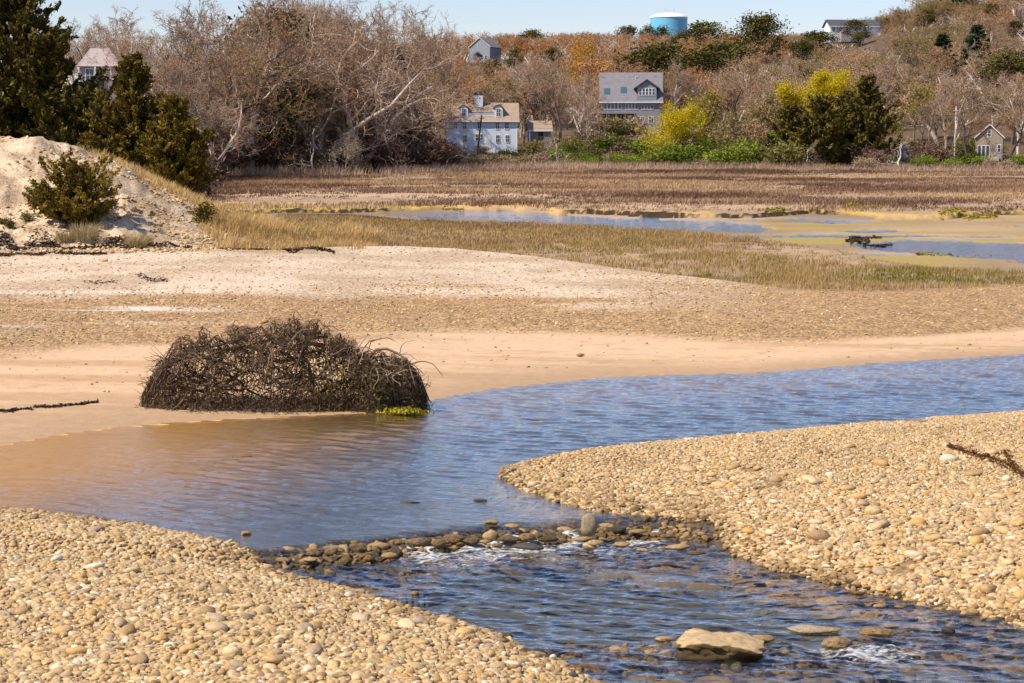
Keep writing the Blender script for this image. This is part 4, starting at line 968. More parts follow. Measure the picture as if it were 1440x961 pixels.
    for (u, v, n) in ((562, 500, 3), (545, 515, 5), (530, 520, 5), (556, 530, 5), (520, 535, 4), (490, 520, 3), (505, 490, 2)):
        for j in range(n):
            p = np.array([(u - 395) * s, -dep((u - 395) * s) * .8 + r.normal(0, .1), (580 - v) * s]); pts = strand(p, np.array([r.normal(.2, .8), -.2, r.uniform(-.4, .8)]), 9, .07, .01, .35, .12, False); pts = [np.maximum(q, (-99, -99, .0)) for q in pts]
            pr.tube(pts, np.linspace(.019, .006, len(pts)) * r.uniform(.4, 1.0), 5, True)
    for (pp) in ([(505, 500), (520, 482), (545, 477), (560, 484)], [(500, 502), (518, 496), (522, 483), (540, 478)], [(440, 505), (470, 502), (488, 490), (500, 494), (520, 489)]):
        pts = [np.array([(a - 395) * s, -.45, (580 - b) * s]) for a, b in pp]; pr.tube(pts, np.linspace(.02, .012, len(pts)), 5, True)
    pr.build('root', M['bark_tan'], root, True)['label'] = 'pale bare roots curling out of the tangle'
    wd = MB()
    q = []; 
    for i in range(900):
        x = r.uniform(.15, .98) * L if r.random() < .7 else r.uniform(-1, 1) * L; z = r.random() ** 1.5 * .7 * top(x); q.append((x, -dep(x) * math.sqrt(max(.1, 1 - (z / top(x)) ** 2)) * r.uniform(.85, 1.02), z))
    q = np.array(q); leaf_obj('weed', q, np.tile([0, 0, -1.], (len(q), 1)), .05, mat_leaf('olive_weed', (.05, .04, .01), (.22, .17, .03), .1, .1), root, None, 2.5, .4, 3)['label'] = 'olive weed hanging in the lower branches'
    return tag(root, 'large dark tangle of dead branches and roots stranded at the edge of the stream', 'brush pile')
BR = brush()
x, y = P2W(568, 582, 0); r_ = np.random.default_rng(3); q = np.stack([x + r_.normal(0, .20, 1100), y + r_.normal(0, .14, 1100), .03 + np.abs(r_.normal(0, .03, 1100))], 1)
o = leaf_obj('algae_mat', q, np.tile([0, 0, 1.], (1100, 1)), .05, mat_leaf('yellow_green_algae', (.17, .15, .012), (.44, .37, .04), .1, .15), None, None, 1.5, .8, 4)
tag(o, 'yellow-green algae mat lying in the water at the end of the brush pile', 'algae')
# rusty dry twig on the gravel bar
def rusty():
    r = np.random.default_rng(8); root = empty('dry_branch'); xa, ya = P2W(1400, 648, .45); z = H(xa, ya); s = ya / F; root.location = (xa, ya, z)
    stem = [[(1332, 628), (1350, 633), (1372, 640), (1395, 645), (1420, 655), (1440, 668), (1470, 690)], [(1413, 634), (1418, 648), (1430, 660)]]
    tb = MB(); P = []
    for si, st in enumerate(stem):
        pts = []
        for (u, v) in st: wx_, wy_ = P2W(u, v, z + .08); pts.append(np.array([wx_ - xa, wy_ - ya, .10]))
        tb.tube(pts, np.linspace(.012, .02, len(pts)), 5)
        for i in range(len(pts) - 1):
            for j in range(46):
                k = r.random(); p = pts[i] * (1 - k) + pts[i + 1] * k; P.append(p + r.normal(0, .028, 3) * (1, 1, .9))
                if j % 2 == 0: e = p + r.normal(0, .065, 3); e[2] = max(e[2], .01); tb.tube([p, (p + e) / 2 + (0, 0, .01), e], [.005, .004, .002], 3)
    tb.build('stem', M['seaweed_rust'], root); P = np.array(P); leaf_obj('needles', P, r.normal(0, 1, P.shape), .035, M['seaweed_rust'], root, None, 2.2, .8, 2)
    return tag(root, 'rust-brown dried branch lying forked on the pale gravel bar', 'branch')
rusty()
# wrack lines (dark dry seaweed)
def wrack(u0, v0, u1, v1, n, wpx, label, z, size=.06, hgt=.04):
    r = np.random.default_rng(int(u0 * 3 + v0)); q = []
    x0, y0 = P2W((u0 + u1) / 2, (v0 + v1) / 2, z)
    for i in range(n):
        k = r.random(); u = u0 + (u1 - u0) * k; v = v0 + (v1 - v0) * k + (float(vnoise(np.array([k * abs(u1 - u0) / 22 + u0]), np.array([v0 * .3]))[0]) - .5) * wpx * 3.2 + r.normal(0, wpx) * .6 * (.5 + float(vnoise(np.array([k * 14 + u0]), np.array([1.])[0:1])[0]))
        x, y = P2W(u, v, z); q.append((x, y))
    q = np.array(q); zz = HH(q[:, 0], q[:, 1]); P = np.stack([q[:, 0], q[:, 1], zz + np.abs(r.normal(0, hgt, n))], 1)
    o = leaf_obj('seaweed_wrack', P, r.normal(0, 1, P.shape) * (1, 1, .3), size, M['wrack'], None, None, 2.4, .5, int(u0) % 97); return tag(o, label, 'seaweed')
M['wrack'] = mat_leaf('dark_dry_wrack', (.022, .014, .012), (.12, .075, .055), .1, .05)
wrack(-60, 349, 200, 348, 4200, 2.0, 'long dark band of dry wrack along the foot of the dune', 1.25, .075, .03)
wrack(-60, 357, 150, 356, 2200, 1.5, 'thinner second line of dry wrack below the main dark band', 1.22, .06, .02)
wrack(200, 345, 300, 349, 900, 1.6, 'short patch of dark wrack between two grass clumps', 1.2, .07, .03)
wrack(300, 350, 470, 352, 1300, 1.6, 'brown wrack and dead grass along the front of the beach grass', 1.2, .07, .03)
wrack(194, 387, 236, 388, 260, 3.0, 'small dark heap of wrack alone on the pale beach', 1.1, .05, .008)
wrack(118, 391, 165, 391, 110, 2.2, 'thin wisp of wrack beside the small dark heap', 1.1, .05, .006)
wrack(-10, 580, 45, 577, 260, .9, 'first stretch of the dark weed line drawn on the wet sand', .06, .045, .015)
wrack(48, 575, 138, 568, 420, .9, 'second stretch of the dark weed line drawn on the wet sand', .06, .045, .015)
# weedy clumps in the marsh creek
def clump(u0, u1, v, n, label, mat, hgt=.12, wpx=1.2):
    o = wrack(u0, v, u1, v, n, wpx, label, 0.05, .11, hgt * .6); o.name = 'weed_clump'; o.data.materials[0] = M[mat]; o['category'] = 'weed clump'; return o
M['algae_y'] = mat_leaf('yellow_algae', (.20, .16, .025), (.40, .31, .06), .1, .1)
clump(1190, 1222, 341, 420, 'black weedy clump at the end of the blue marsh pool', 'wrack'); clump(1214, 1254, 345, 420, 'dark low weed clump beside the blue marsh pool', 'wrack')
clump(1195, 1240, 334, 300, 'broken dark peat clump on the bare mudflat', 'wrack', .06)
clump(1320, 1402, 306, 900, 'long yellow-green weed mound on the mudflat', 'algae_y', .18, 1.6); clump(1190, 1212, 299, 300, 'small yellow weed mound on the cut bank', 'algae_y', .2, 1.4); clump(1215, 1240, 298, 240, 'flat yellow weed patch by the cut bank', 'algae_y', .1); clump(1076, 1104, 303, 300, 'ochre weed lump sitting against the cut bank', 'algae_y', .25)
clump(622, 652, 296, 260, 'yellow algae patch at the head of the creek', 'algae_y', .08, .8); clump(1290, 1400, 359, 700, 'yellow algae streak along the blue marsh pool', 'algae_y', .05, 1.2)

# --- dune shrubs and junipers
jun = []
def J(u, y, vtop, rad, seed, label, shape, fol='juniper', zz=None, **kw):
    h = h_for(u, y, vtop); o = cedar_tree('juniper', seed, h, rad, M[fol], shape, **kw); place(o, u, y, None, seed * 1.0, label, 'juniper'); return o
oval = lambda h: (math.sin(min(1, .12 + h * .88) * math.pi) ** .6) * .75 + .3 * (1 - h)
J(108, 89, 232, 1.75, 11, 'bushy bronze-green juniper growing on the sandy dune face', oval, nl=44, spray=8, per=34, leaf=.085, clump=.20, stems=3, lift=1.0, trunk_r=.07, rag=.6)
J(185, 121, 80, 2.6, 12, 'tall pointed bronze juniper behind the dune crest', lambda h: (1 - h) ** .8 * .95 + .08, nl=110, spray=8, leaf=.13, clump=.26, rag=.55, lift=.8)
J(232, 119, 138, 2.1, 13, 'shorter juniper joined to the tall pointed one, nearest the marsh', lambda h: (1 - h) ** .7 * .9 + .1, nl=80, spray=8, leaf=.13, clump=.26, rag=.55, lift=.8, stems=2)
J(258, 117, 176, 1.7, 14, 'low bronze juniper at the marsh end of the dune', oval, nl=56, spray=8, leaf=.12, clump=.24, rag=.55, lift=.8, stems=2)
J(5, 132, -45, 5.2, 15, 'very large dark juniper rising out of the frame beside the dune', lambda h: min(1, (1 - h) * 1.5 + .1) * min(1, .8 + h), 'cedar', nl=150, spray=10, per=34, leaf=.17, clump=.36, rag=.6, lift=.35, trunk_r=.24)
J(66, 128, 48, 3.2, 16, 'dark juniper leaning against the very large one', lambda h: min(1, (1 - h) * 1.4 + .12), 'cedar', nl=110, spray=9, per=32, leaf=.16, clump=.32, rag=.6, lift=.4, stems=2)
J(118, 127, 128, 2.2, 17, 'small dark juniper between the large dark one and the tall pointed one', oval, 'cedar', nl=64, spray=8, leaf=.15, clump=.28, rag=.55, stems=2)
o = bush('shrub', 21, 1.2, 1.6, M['juniper'], M['bark_dark'], 900, .09, 16); place(o, 288, 94, None, 0, 'small rusty shrub at the end of the dune beside the grass', 'shrub')
for i, (u, y, h, lab) in enumerate(((37, 88.5, .55, 'little green shrub halfway up the bare dune face'), (14, 86.5, .45, 'small bright green plant low on the dune face'), (5, 87.2, .35, 'tiny green plant beside the small bright one on the dune'), (158, 92, .5, 'grey-green tuft close beside the dune juniper'))):
    o = bush('dune_plant', 30 + i, h, h * 1.5, M['leaf_olive'], M['bark_dark'], 420, .06, 9); place(o, u, y, None, i, lab, 'plant')
for i, (u, y, w, h, lab) in enumerate(((118, 85.6, 1.1, .95, 'pale straw grass clump in front of the dune juniper'), (92, 85.4, .8, .7, 'smaller straw clump at the near foot of the dune juniper'), (190, 85.4, .9, .85, 'straw grass clump alone on bare sand beside the dune juniper'), (205, 86.0, .5, .6, 'thin straw clump beside the lone straw grass clump'))):
    r_ = np.random.default_rng(60 + i); n = int(420 * w); tb = MB(); root = None
    for j in range(n):
        a = r_.uniform(0, 6.28); b = np.array([math.cos(a), math.sin(a), 0]) * r_.random() ** .5 * w * .5; d = np.array([math.cos(a) * .5 + .2, math.sin(a) * .5, 0]) * r_.random() * h; hh = h * r_.uniform(.5, 1.1)
        tb.tube([b, b + d * .35 + (0, 0, hh * .6), b + d * 1.1 + (0, 0, hh * .9)], [.007, .006, .002], 3, True, r_.random())
    o = tb.build('grass_clump', M['grass_dry']); x = at_u(u, y, 1.5); o.location = (x, y, H(x, y) - .03); tag(o, lab, 'grass clump', 'straw grass clumps on the dune face')
# ------------------------------------------------------------------ houses (front towards -y, origin at the middle of the front wall's foot)
class House:
    def __init__(s, name, u, y, vbase, rz, label, cat='house'):
        x = at_u(u, y, 4); s.z0 = H(x, y) if vbase is None else z_of_v(vbase, y); x = at_u(u, y, s.z0); s.u = u; s.y = y
        s.r = empty(name, (x, y, s.z0), rz); tag(s.r, label, cat); s.sc = y / F
    def X(s, u): return (u - s.u) * s.sc
    def Z(s, v, dy=0): return z_of_v(v, s.y + dy) - s.z0
    def wall(s, poly, axis, a, b, mat): m = MB(); m.prism(poly, axis, a, b); return m.build('wall', mat, s.r)
    def box(s, name, c, mat, parent=None): m = MB(); m.box(*c); return m.build(name, mat, parent or s.r)
    def window(s, x, z, w, h, y=0.0, nx=2, nz=2, name='window', frame=None, side=None, parent=None):
        t = .09; m = MB()
        m.box(x - w / 2 - t, x - w / 2, y - .06, y + .02, z - h / 2 - t, z + h / 2 + t).box(x + w / 2, x + w / 2 + t, y - .06, y + .02, z - h / 2 - t, z + h / 2 + t)
        m.box(x - w / 2, x + w / 2, y - .06, y + .02, z + h / 2, z + h / 2 + t).box(x - w / 2, x + w / 2, y - .08, y + .02, z - h / 2 - t, z - h / 2)
        for i in range(1, nx): q = x - w / 2 + w * i / nx; m.box(q - .025, q + .025, y - .05, y + .01, z - h / 2, z + h / 2)
        for i in range(1, nz): q = z - h / 2 + h * i / nz; m.box(x - w / 2, x + w / 2, y - .045, y + .012, q - .025, q + .025)
        f = m.build(name, frame or M['trim'], parent or s.r); g = MB(); g.box(x - w / 2, x + w / 2, y - .02, y + .015, z - h / 2, z + h / 2); g.build('pane', M['glass'], f); return f
    def side_gable(s, x0, x1, d, eave, ridge, wm, rm, over=.35, ro=None, y0=0.0):
        m = MB(); m.prism([(y0, -1.5), (y0 + d, -1.5), (y0 + d, eave), (y0 + d / 2, ridge - .12), (y0, eave)], 'x', x0, x1); w = m.build('wall', wm, s.r)
        k = (ridge - eave) / (d / 2); r = MB(); r.prism([(y0 - over, eave - over * k + .06), (y0 + d / 2, ridge + .02), (y0 + d + over, eave - over * k + .06), (y0 + d + over, eave - over * k + .24), (y0 + d / 2, ridge + .2), (y0 - over, eave - over * k + .24)], 'x', x0 - (over if ro is None else ro), x1 + (over if ro is None else ro))
        roof = r.build('roof', rm, s.r); fa = MB(); fa.box(x0 - over, x1 + over, y0 - over - .04, y0 - over - .003, eave - over * k + .02, eave - over * k + .22); fa.build('fascia', M['trim'], roof); return w, roof
    def front_gable(s, x0, x1, d, eave, ridge, wm, rm, over=.3, y0=0.0, trim=True, parent=None, foot=-1.5):
        xm = (x0 + x1) / 2; m = MB(); m.prism([(x0, foot), (x1, foot), (x1, eave), (xm, ridge - .1), (x0, eave)], 'y', y0, y0 + d); w = m.build('wall', wm, parent or s.r)
        k = (ridge - eave) / ((x1 - x0) / 2); r = MB(); r.prism([(x0 - over, eave - over * k + .05), (xm, ridge + .02), (x1 + over, eave - over * k + .05), (x1 + over, eave - over * k + .2), (xm, ridge + .17), (x0 - over, eave - over * k + .2)], 'y', y0 - over, y0 + d + over); roof = r.build('roof', rm, parent or s.r)
        if trim:
            t = MB()
            for sg in (-1, 1):
                xe = xm + sg * ((x1 - x0) / 2 + over); t.prism([(xe, eave - over * k + .02), (xm, ridge - .01), (xm, ridge + .19), (xe, eave - over * k + .22)], 'y', y0 - over - .05, y0 - over - .003)
            t.build('bargeboard', M['trim'], roof)
        return w, roof
# --- white house
A = House('white_house', 677, 345, 209, .03, 'white clapboard house with two roof dormers and a big white chimney')
ev, rg = A.Z(169.5), A.Z(146.5, 4)
w, roof = A.side_gable(A.X(627), A.X(727), 8, ev, rg, M['white_paint'], M['roof_brown'], .4)
ch = MB(); ch.box(A.X(667) , A.X(679.5), 3.0, 4.2, rg - 1.6, A.Z(134, 4)); c_ = ch.build('chimney', M['white_paint'], A.r); cp = MB(); cp.box(A.X(667) - .05, A.X(679.5) + .05, 2.95, 4.25, A.Z(134, 4), A.Z(131.5, 4)).box(A.X(668), A.X(678.5), 3.1, 4.1, A.Z(131.5, 4), A.Z(129.5, 4)); cp.build('chimney_cap', M['brick_dark'], c_)
for a, b in ((646.5, 658.5), (695, 707)):
    x0, x1 = A.X(a), A.X(b); dm = MB(); e2, r2 = A.Z(152, 1), A.Z(148, 1); xm = (x0 + x1) / 2
    dm.prism([(x0, ev - .1), (x1, ev - .1), (x1, e2), (xm, r2 - .06), (x0, e2)], 'y', .45, 3.6); d = dm.build('dormer', M['white_paint'], A.r)
    rr = MB(); rr.prism([(x0 - .2, e2 - .08), (xm, r2), (x1 + .2, e2 - .08), (x1 + .2, e2 + .06), (xm, r2 + .14), (x0 - .2, e2 + .06)], 'y', .3, 3.6); rr.build('dormer_roof', M['roof_dark'], d)
    A.window((x0 + x1) / 2, A.Z(158.5, .5), .72, 1.25, .45, 2, 2, parent=d)
bm_ = MB(); bx0, bx1 = A.X(659), A.X(694.6); bm_.box(bx0, bx1, 1.0, 3.0, ev + .0, A.Z(157.5, 1)); bc = bm_.build('balcony', M['bluegrey'], A.r)
rl_ = MB(); zt = A.Z(160, .5); zb = A.Z(168, .5)
rl_.box(bx0, bx1, .40, .48, zt - .1, zt).box(bx0, bx1, .40, .48, zb, zb + .22)
for i in range(28): q = bx0 + (bx1 - bx0) * (i + .5) / 28; rl_.box(q - .03, q + .03, .42, .46, zb + .22, zt - .1)
rl_.box(bx0, bx1, .35, 1.0, ev - .25, ev + .0); rl_.build('railing', M['trim'], bc)
for u in (640.5, 653.5, 674.5, 699.5, 712.5): A.window(A.X(u), A.Z(176.8), .66, 1.2)
for u in (654, 700, 713.5): A.window(A.X(u), A.Z(195.3), .66, 1.2)
A.window(A.X(674), A.Z(193.5), 1.3, 1.1, 0, 3, 2); A.box('door', (A.X(683), A.X(690), -.05, .02, 0.0, A.Z(191)), M['trim'])
A.box('corner_board', (A.X(627) - .03, A.X(627) + .12, -.03, .1, -1, ev), M['trim']); A.box('corner_board', (A.X(727) - .12, A.X(727) + .03, -.03, .1, -1, ev), M['trim'])
# --- shed beside it
B = House('shed', 759, 349, 196, .05, 'low shed with a pale brown roof beside the white house'); B.side_gable(B.X(744), B.X(775), 4.5, B.Z(183.5), B.Z(171.5, 2), M['deckwood'], M['roof_brown'], .3)  # dark wood wall colour stands in for the shade below the roof
B.box('door', (B.X(757), B.X(764), -.05, .02, 0, B.Z(186)), M['soot']); B.box('corner_board', (B.X(744) - .04, B.X(744) + .25, -.04, .1, -1, B.Z(184)), M['trim'])
# --- big grey shingled house
C = House('grey_house', 888, 400, 188, -.04, 'large grey shingled house with a gabled dormer and long rows of windows')
ev, rg = C.Z(141), C.Z(103.5, 4.5); C.side_gable(C.X(846), C.X(928.5), 9.5, ev, rg, M['grey_shingle'], M['roof_grey'], .5)
x0, x1 = C.X(895.5), C.X(922.5); e2, r2 = C.Z(122.5), C.Z(113); dm = MB(); xm = (x0 + x1) / 2; dm.prism([(x0, ev - 1.2), (x1, ev - 1.2), (x1, e2), (xm, r2 - .08), (x0, e2)], 'y', -.25, 5.0); d = dm.build('dormer', M['bluegrey'], C.r)
rr = MB(); k_ = (r2 - e2) / (xm - x0); rr.prism([(x0 - .7, e2 - .7 * k_), (xm, r2), (x1 + .7, e2 - .7 * k_), (x1 + .7, e2 - .7 * k_ + .22), (xm, r2 + .25), (x0 - .7, e2 - .7 * k_ + .22)], 'y', -.65, 4.6); rr.build('dormer_roof', M['roof_dark'], d)
for i in range(5): C.window(C.X(900 + 4.6 * i), C.Z(129.3), .50, 1.35, -.25, 1, 2, parent=d)
for a, b, n in ((849, 874, 5), (879, 897.5, 4), (901.5, 918.5, 4)):
    for i in range(n): C.window(C.X(a + (b - a) * (i + .5) / n), C.Z(149.6), (b - a) / n * C.sc - .24, 1.25, 0, 1, 1)
C.window(C.X(915.5), C.Z(169), .95, 1.35, 0, 2, 1); C.window(C.X(903), C.Z(168), .8, .9, 0, 2, 1); C.window(C.X(896), C.Z(168), .6, .9, 0, 1, 1)
dk = MB(); dk.box(C.X(838), C.X(893), -2.6, -.02, C.Z(160.5), C.Z(159))
for u in (840, 853, 866, 879, 892): dk.box(C.X(u) - .08, C.X(u) + .08, -2.55, -2.4, -.5, C.Z(160.5))
dko = dk.build('deck', M['deckwood'], C.r); rl_ = MB(); rl_.box(C.X(838), C.X(893), -2.6, -2.54, C.Z(153.5), C.Z(152.9))
for i in range(70): q = C.X(838) + (C.X(893) - C.X(838)) * i / 69; rl_.box(q - .02, q + .02, -2.59, -2.55, C.Z(159), C.Z(153.5))
rl_.build('railing', M['bluegrey'], dko)
C.box('garage_door', (C.X(862), C.X(876), -.04, .02, 0, C.Z(163)), M['soot'])
for u, v in ((877, 129), (853.5, 131)):
    dep = (C.Z(v, 2) - ev) / ((rg - ev) / 4.75); kk = (rg - ev) / 4.75; m = MB(); m.prism([(dep - .5, ev + (dep - .5) * kk + .2), (dep + .5, ev + (dep + .5) * kk + .2), (dep + .5, ev + (dep + .5) * kk + .36), (dep - .5, ev + (dep - .5) * kk + .36)], 'x', C.X(u) - .62, C.X(u) + .62); m.build('skylight', M['skyglass'], C.r)
m = MB(); m.tube([(C.X(894.5), 3.6, rg - 1.6), (C.X(894.5), 3.6, rg - .5)], [.09, .09], 8, False); m.build('vent_pipe', M['steel'], C.r)
pf = MB(); pf.tube([(C.X(872), -1.4, C.Z(159)), (C.X(872), -1.4, C.Z(154))], [.04, .04], 6, False)
# --- house on the ridge
D = House('ridge_house', 674, 772, 88, -.38, 'grey gable-ended house high on the wooded ridge behind the white house'); D.front_gable(-4.2, 4.6, 12, D.Z(66), D.Z(53.5), M['bluegrey'], M['roof_grey'], .35)
for x in (1.2, 2.9): D.window(x, 2.0, .9, 1.5, 0, 1, 2)
D.window(-.2, D.Z(63), .8, 1.1, 0, 2, 2)
# --- white house on the hilltop
E = House('hilltop_house', 1196, 642, 53, .12, 'long white house with a dark roof on top of the hill'); ev, rg = E.Z(37), E.Z(28.8, 4); E.side_gable(E.X(1167), E.X(1240), 8, ev, rg, M['white_paint'], M['roof_dark'], .5)
for u in (1172, 1181, 1191, 1204, 1216): E.window(E.X(u), E.Z(41.3), .95, 1.3, 0, 2, 2)
E.box('door', (E.X(1176), E.X(1179.5), -.05, .02, E.Z(46), E.Z(38.5)), M['bluegrey']); E.box('deck', (E.X(1180), E.X(1232), -2.2, -.02, -1.5, E.Z(45.6)), M['pink_grey'])
# --- cottage
Fh = House('cottage', 1390, 336, 222, .0, 'small tan shingled cottage with white trim and glazed double doors'); Fh.r.rotation_euler = (0, 0, -.22); xm = Fh.X(1390.5); Fh.front_gable(Fh.X(1372.5), Fh.X(1409), 6.5, Fh.Z(193), Fh.Z(176), M['tan_shingle'], M['roof_grey'], .28)
for i in range(3): Fh.window(Fh.X(1377.5 + 5.6 * i), Fh.Z(212.3), .48, 1.75, 0, 1, 1, 'door')
Fh.window(Fh.X(1390.5), Fh.Z(188), .5, 1.15, 0, 1, 2); Fh.window(Fh.X(1404), Fh.Z(209), .5, 1.2, 0, 1, 2)
Fh.box('step', (Fh.X(1373), Fh.X(1404), -1.3, -.02, -.6, .06), M['trim'])
# --- house among the trees on the near rise
G = House('old_house', 140, 250, 125, .08, 'pinkish grey house with a hipped roof and white porch post among bare trees'); x0, x1 = G.X(113), G.X(168); ev = G.Z(93); rg = G.Z(68, 3)
m = MB(); m.box(x0, x1, 0, 6.5, -1.5, ev); m.build('wall', M['pink_grey'], G.r)
m = MB(); o_ = .35; a = (x0 - o_, -o_, ev - .05); b = (x1 + o_, -o_, ev - .05); c = (x1 + o_, 6.5 + o_, ev - .05); d = (x0 - o_, 6.5 + o_, ev - .05); e = (x0 + 1.0, 3.2, rg); f = (x1 - 1.6, 3.2, rg); m.face([a, b, f, e]).face([b, c, f]).face([c, d, e, f]).face([d, a, e]).face([d, c, b, a]); m.build('roof', M['roof_pink'], G.r)
G.window(G.X(127), G.Z(106), 1.0, 1.6, 0, 2, 2); G.window(G.X(152), G.Z(104), .7, 1.3, 0, 1, 2); G.box('door', (G.X(137), G.X(146), -.06, .02, 0, G.Z(98)), M['soot']); G.box('porch_post', (G.X(134.4), G.X(136.2), -.6, -.44, -1, ev - .1), M['trim'])
# --- small roofs half hidden
S1 = House('brown_cottage', 984, 343, 202, .5, 'brown roofed cottage mostly hidden behind the bright yellow tree'); S1.front_gable(-1.9, 1.9, 5, S1.Z(199), S1.Z(181), M['tan_shingle'], M['roof_brown'], .3, trim=False); S1.window(0, 1.2, .6, .8)
S2 = House('shed', 1273, 338, 222, .1, 'tiny white-fronted shed behind the pale spreading bare tree'); S2.front_gable(S2.X(1264), S2.X(1281), 2.5, S2.Z(211), S2.Z(207), M['tan_shingle'], M['roof_grey'], .15); S2.box('door', (-.35, .25, -.04, .02, .2, S2.Z(212.5)), M['trim'])
S3 = House('shed', 1236, 339, 220, 0, 'weathered grey shed in the shade of the tallest cedar'); S3.side_gable(S3.X(1228), S3.X(1245), 2.5, S3.Z(208), S3.Z(205, 1), M['bluegrey'], M['roof_dark'], .15); S3.window(0, S3.Z(213), .6, .5)
# --- water tower
yt = 1250; xt = at_u(940.5, yt, 80); zt0 = H(xt, yt); root = empty('water_tower', (xt, yt, zt0)); Rr = 51.5 / 2 * yt / F; ztop = z_of_v(25.3, yt) - zt0; zdm = z_of_v(18.6, yt) - zt0
m = MB(); n = 64
ring = [(Rr, -3), (Rr, ztop - .25)]
def lathe(m, prof, n):
    b = len(m.v)
    for r_, z_ in prof:
        for i in range(n): a = 2 * math.pi * i / n; m.v.append((r_ * math.cos(a), r_ * math.sin(a), z_))
    for j in range(len(prof) - 1):
        for i in range(n): i2 = (i + 1) % n; m.f.append((b + j * n + i, b + j * n + i2, b + (j + 1) * n + i2, b + (j + 1) * n + i))
lathe(m, ring, n); m.build('tank', M['tower_blue'], root, True)
m = MB(); lathe(m, [(Rr + .001, ztop - .3), (Rr + .3, ztop - .2), (Rr + .3, ztop + .1)] + [(Rr * math.cos(a), ztop + .1 + (zdm - ztop) * math.sin(a)) for a in np.linspace(.15, 1.57, 10)], n); m.build('roof', M['tower_white'], root, True)
for dx, hh in ((-2.4, 3.0), (-.8, 2.2), (.6, 1.8), (3.2, 2.6)):
    m = MB(); m.tube([(dx, 0, zdm - .4), (dx, 0, zdm + hh)], [.22, .16], 6, False); m.box(dx - .5, dx + .5, -.12, .12, zdm + hh * .55, zdm + hh); m.build('antenna', M['steel'], root)
tag(root, 'light blue water tower with a white domed top above the ridge', 'water tower')
# --- poles and wires
def pole(u, y, v0, v1, lean, r0, mat, label):
    x = at_u(u, y, 3); z0 = H(x, y); root = empty('utility_pole', (x, y, z0)); h = z_of_v(v1, y) - z0; m = MB(); top = np.array((lean, 0, h)); m.tube([(0, 0, -.5), top * .5, top], [r0, r0 * .9, r0 * .75], 8, False); m.build('pole', mat, root, True)
    m = MB(); m.box(lean * .93 - .5, lean * .93 + .5, -.16, -.02, h * .93 - .06, h * .93 + .06); m.build('crossarm', mat, root); tag(root, label, 'utility pole'); return np.array((x, y, z0)) + top * .93
pa = pole(669.5, 330, 222, 162, 1.6 * .62, .17, M['pole_dark'], 'dark utility pole leaning in front of the white house')
pb = pole(1342, 331, 220, 150, .12, .10, M['pole_pale'], 'slim pale pole standing beside the small cottage')
for dz, lab in ((-.55, 'upper black wire from the leaning pole past the yellow tree'), (-1.25, 'lower black wire from the leaning pole past the yellow tree')):
    pts = []
    for i in range(25): k_ = i / 24; p = pa * (1 - k_) + pb * k_; p = p + (0, -.12, dz - 1.2 * 4 * k_ * (1 - k_) * .8 - .2); pts.append(p)
    m = MB(); m.tube(pts, [.022] * 25, 5, False); tag(m.build('utility_wire', M['wire']), lab, 'wire')
# --- parked car
def car():
    x = at_u(831, 337, 3.2); root = empty('parked_car', (x, 337, H(x, 337) + .02), .35); prof = [(-2.1, .35), (-2.15, .75), (-1.95, .95), (-1.5, 1.02), (-.95, 1.48), (.75, 1.5), (1.5, 1.05), (1.9, 1.0), (2.1, .8), (2.1, .35)]
    bm = bmesh.new(); ra = [bm.verts.new((p, -.88 * (1 - .18 * max(0, q - .95) / .55), q)) for p, q in prof]; rb = [bm.verts.new((p, .88 * (1 - .18 * max(0, q - .95) / .55), q)) for p, q in prof]
    bm.faces.new(ra); bm.faces.new(rb[::-1])
    for i in range(len(prof)): j = (i + 1) % len(prof); bm.faces.new((ra[i], rb[i], rb[j], ra[j]))
    bmesh.ops.recalc_face_normals(bm, faces=bm.faces); bmesh.ops.bevel(bm, geom=bm.edges[:], offset=.06, segments=2, affect='EDGES'); me = bpy.data.meshes.new('body'); bm.to_mesh(me); bm.free(); me.materials.append(M['car_paint']); b = bpy.data.objects.new('body', me); link(b); b.parent = root
    for sx in (-1.35, 1.3):
        for sy in (-1, 1):
            m = MB(); m.tube([(sx, sy * .72, .33), (sx, sy * .93, .33)], [.33, .33], 16, False); w_ = m.build('wheel', M['rubber'], root); m = MB(); m.tube([(sx, sy * .90, .33), (sx, sy * .945, .33)], [.19, .19], 12, False); m.build('rim', M['steel'], w_)
    for sy in (-1, 1):
        m = MB(); m.box(-2.19, -2.06, sy * .78 - .13, sy * .78 + .08, .72, .92); m.build('tail_light', M['red_lens'], root)
        m = MB(); m.prism([(-.85, 1.05), (.95, 1.05), (.62, 1.40), (-.75, 1.40)], 'y', sy * .80 - .08, sy * .875 - .02 * sy); m.build('side_window', M['glass'], root)
    m = MB(); m.face([(-1.46, -.7, 1.07), (-1.46, .7, 1.07), (-1.0, .62, 1.46), (-1.0, -.62, 1.46)]); m.build('rear_window', M['glass'], root).location.x = -.03
    tag(root, 'dark parked car with red tail lights half hidden in the bushes', 'car')
car()

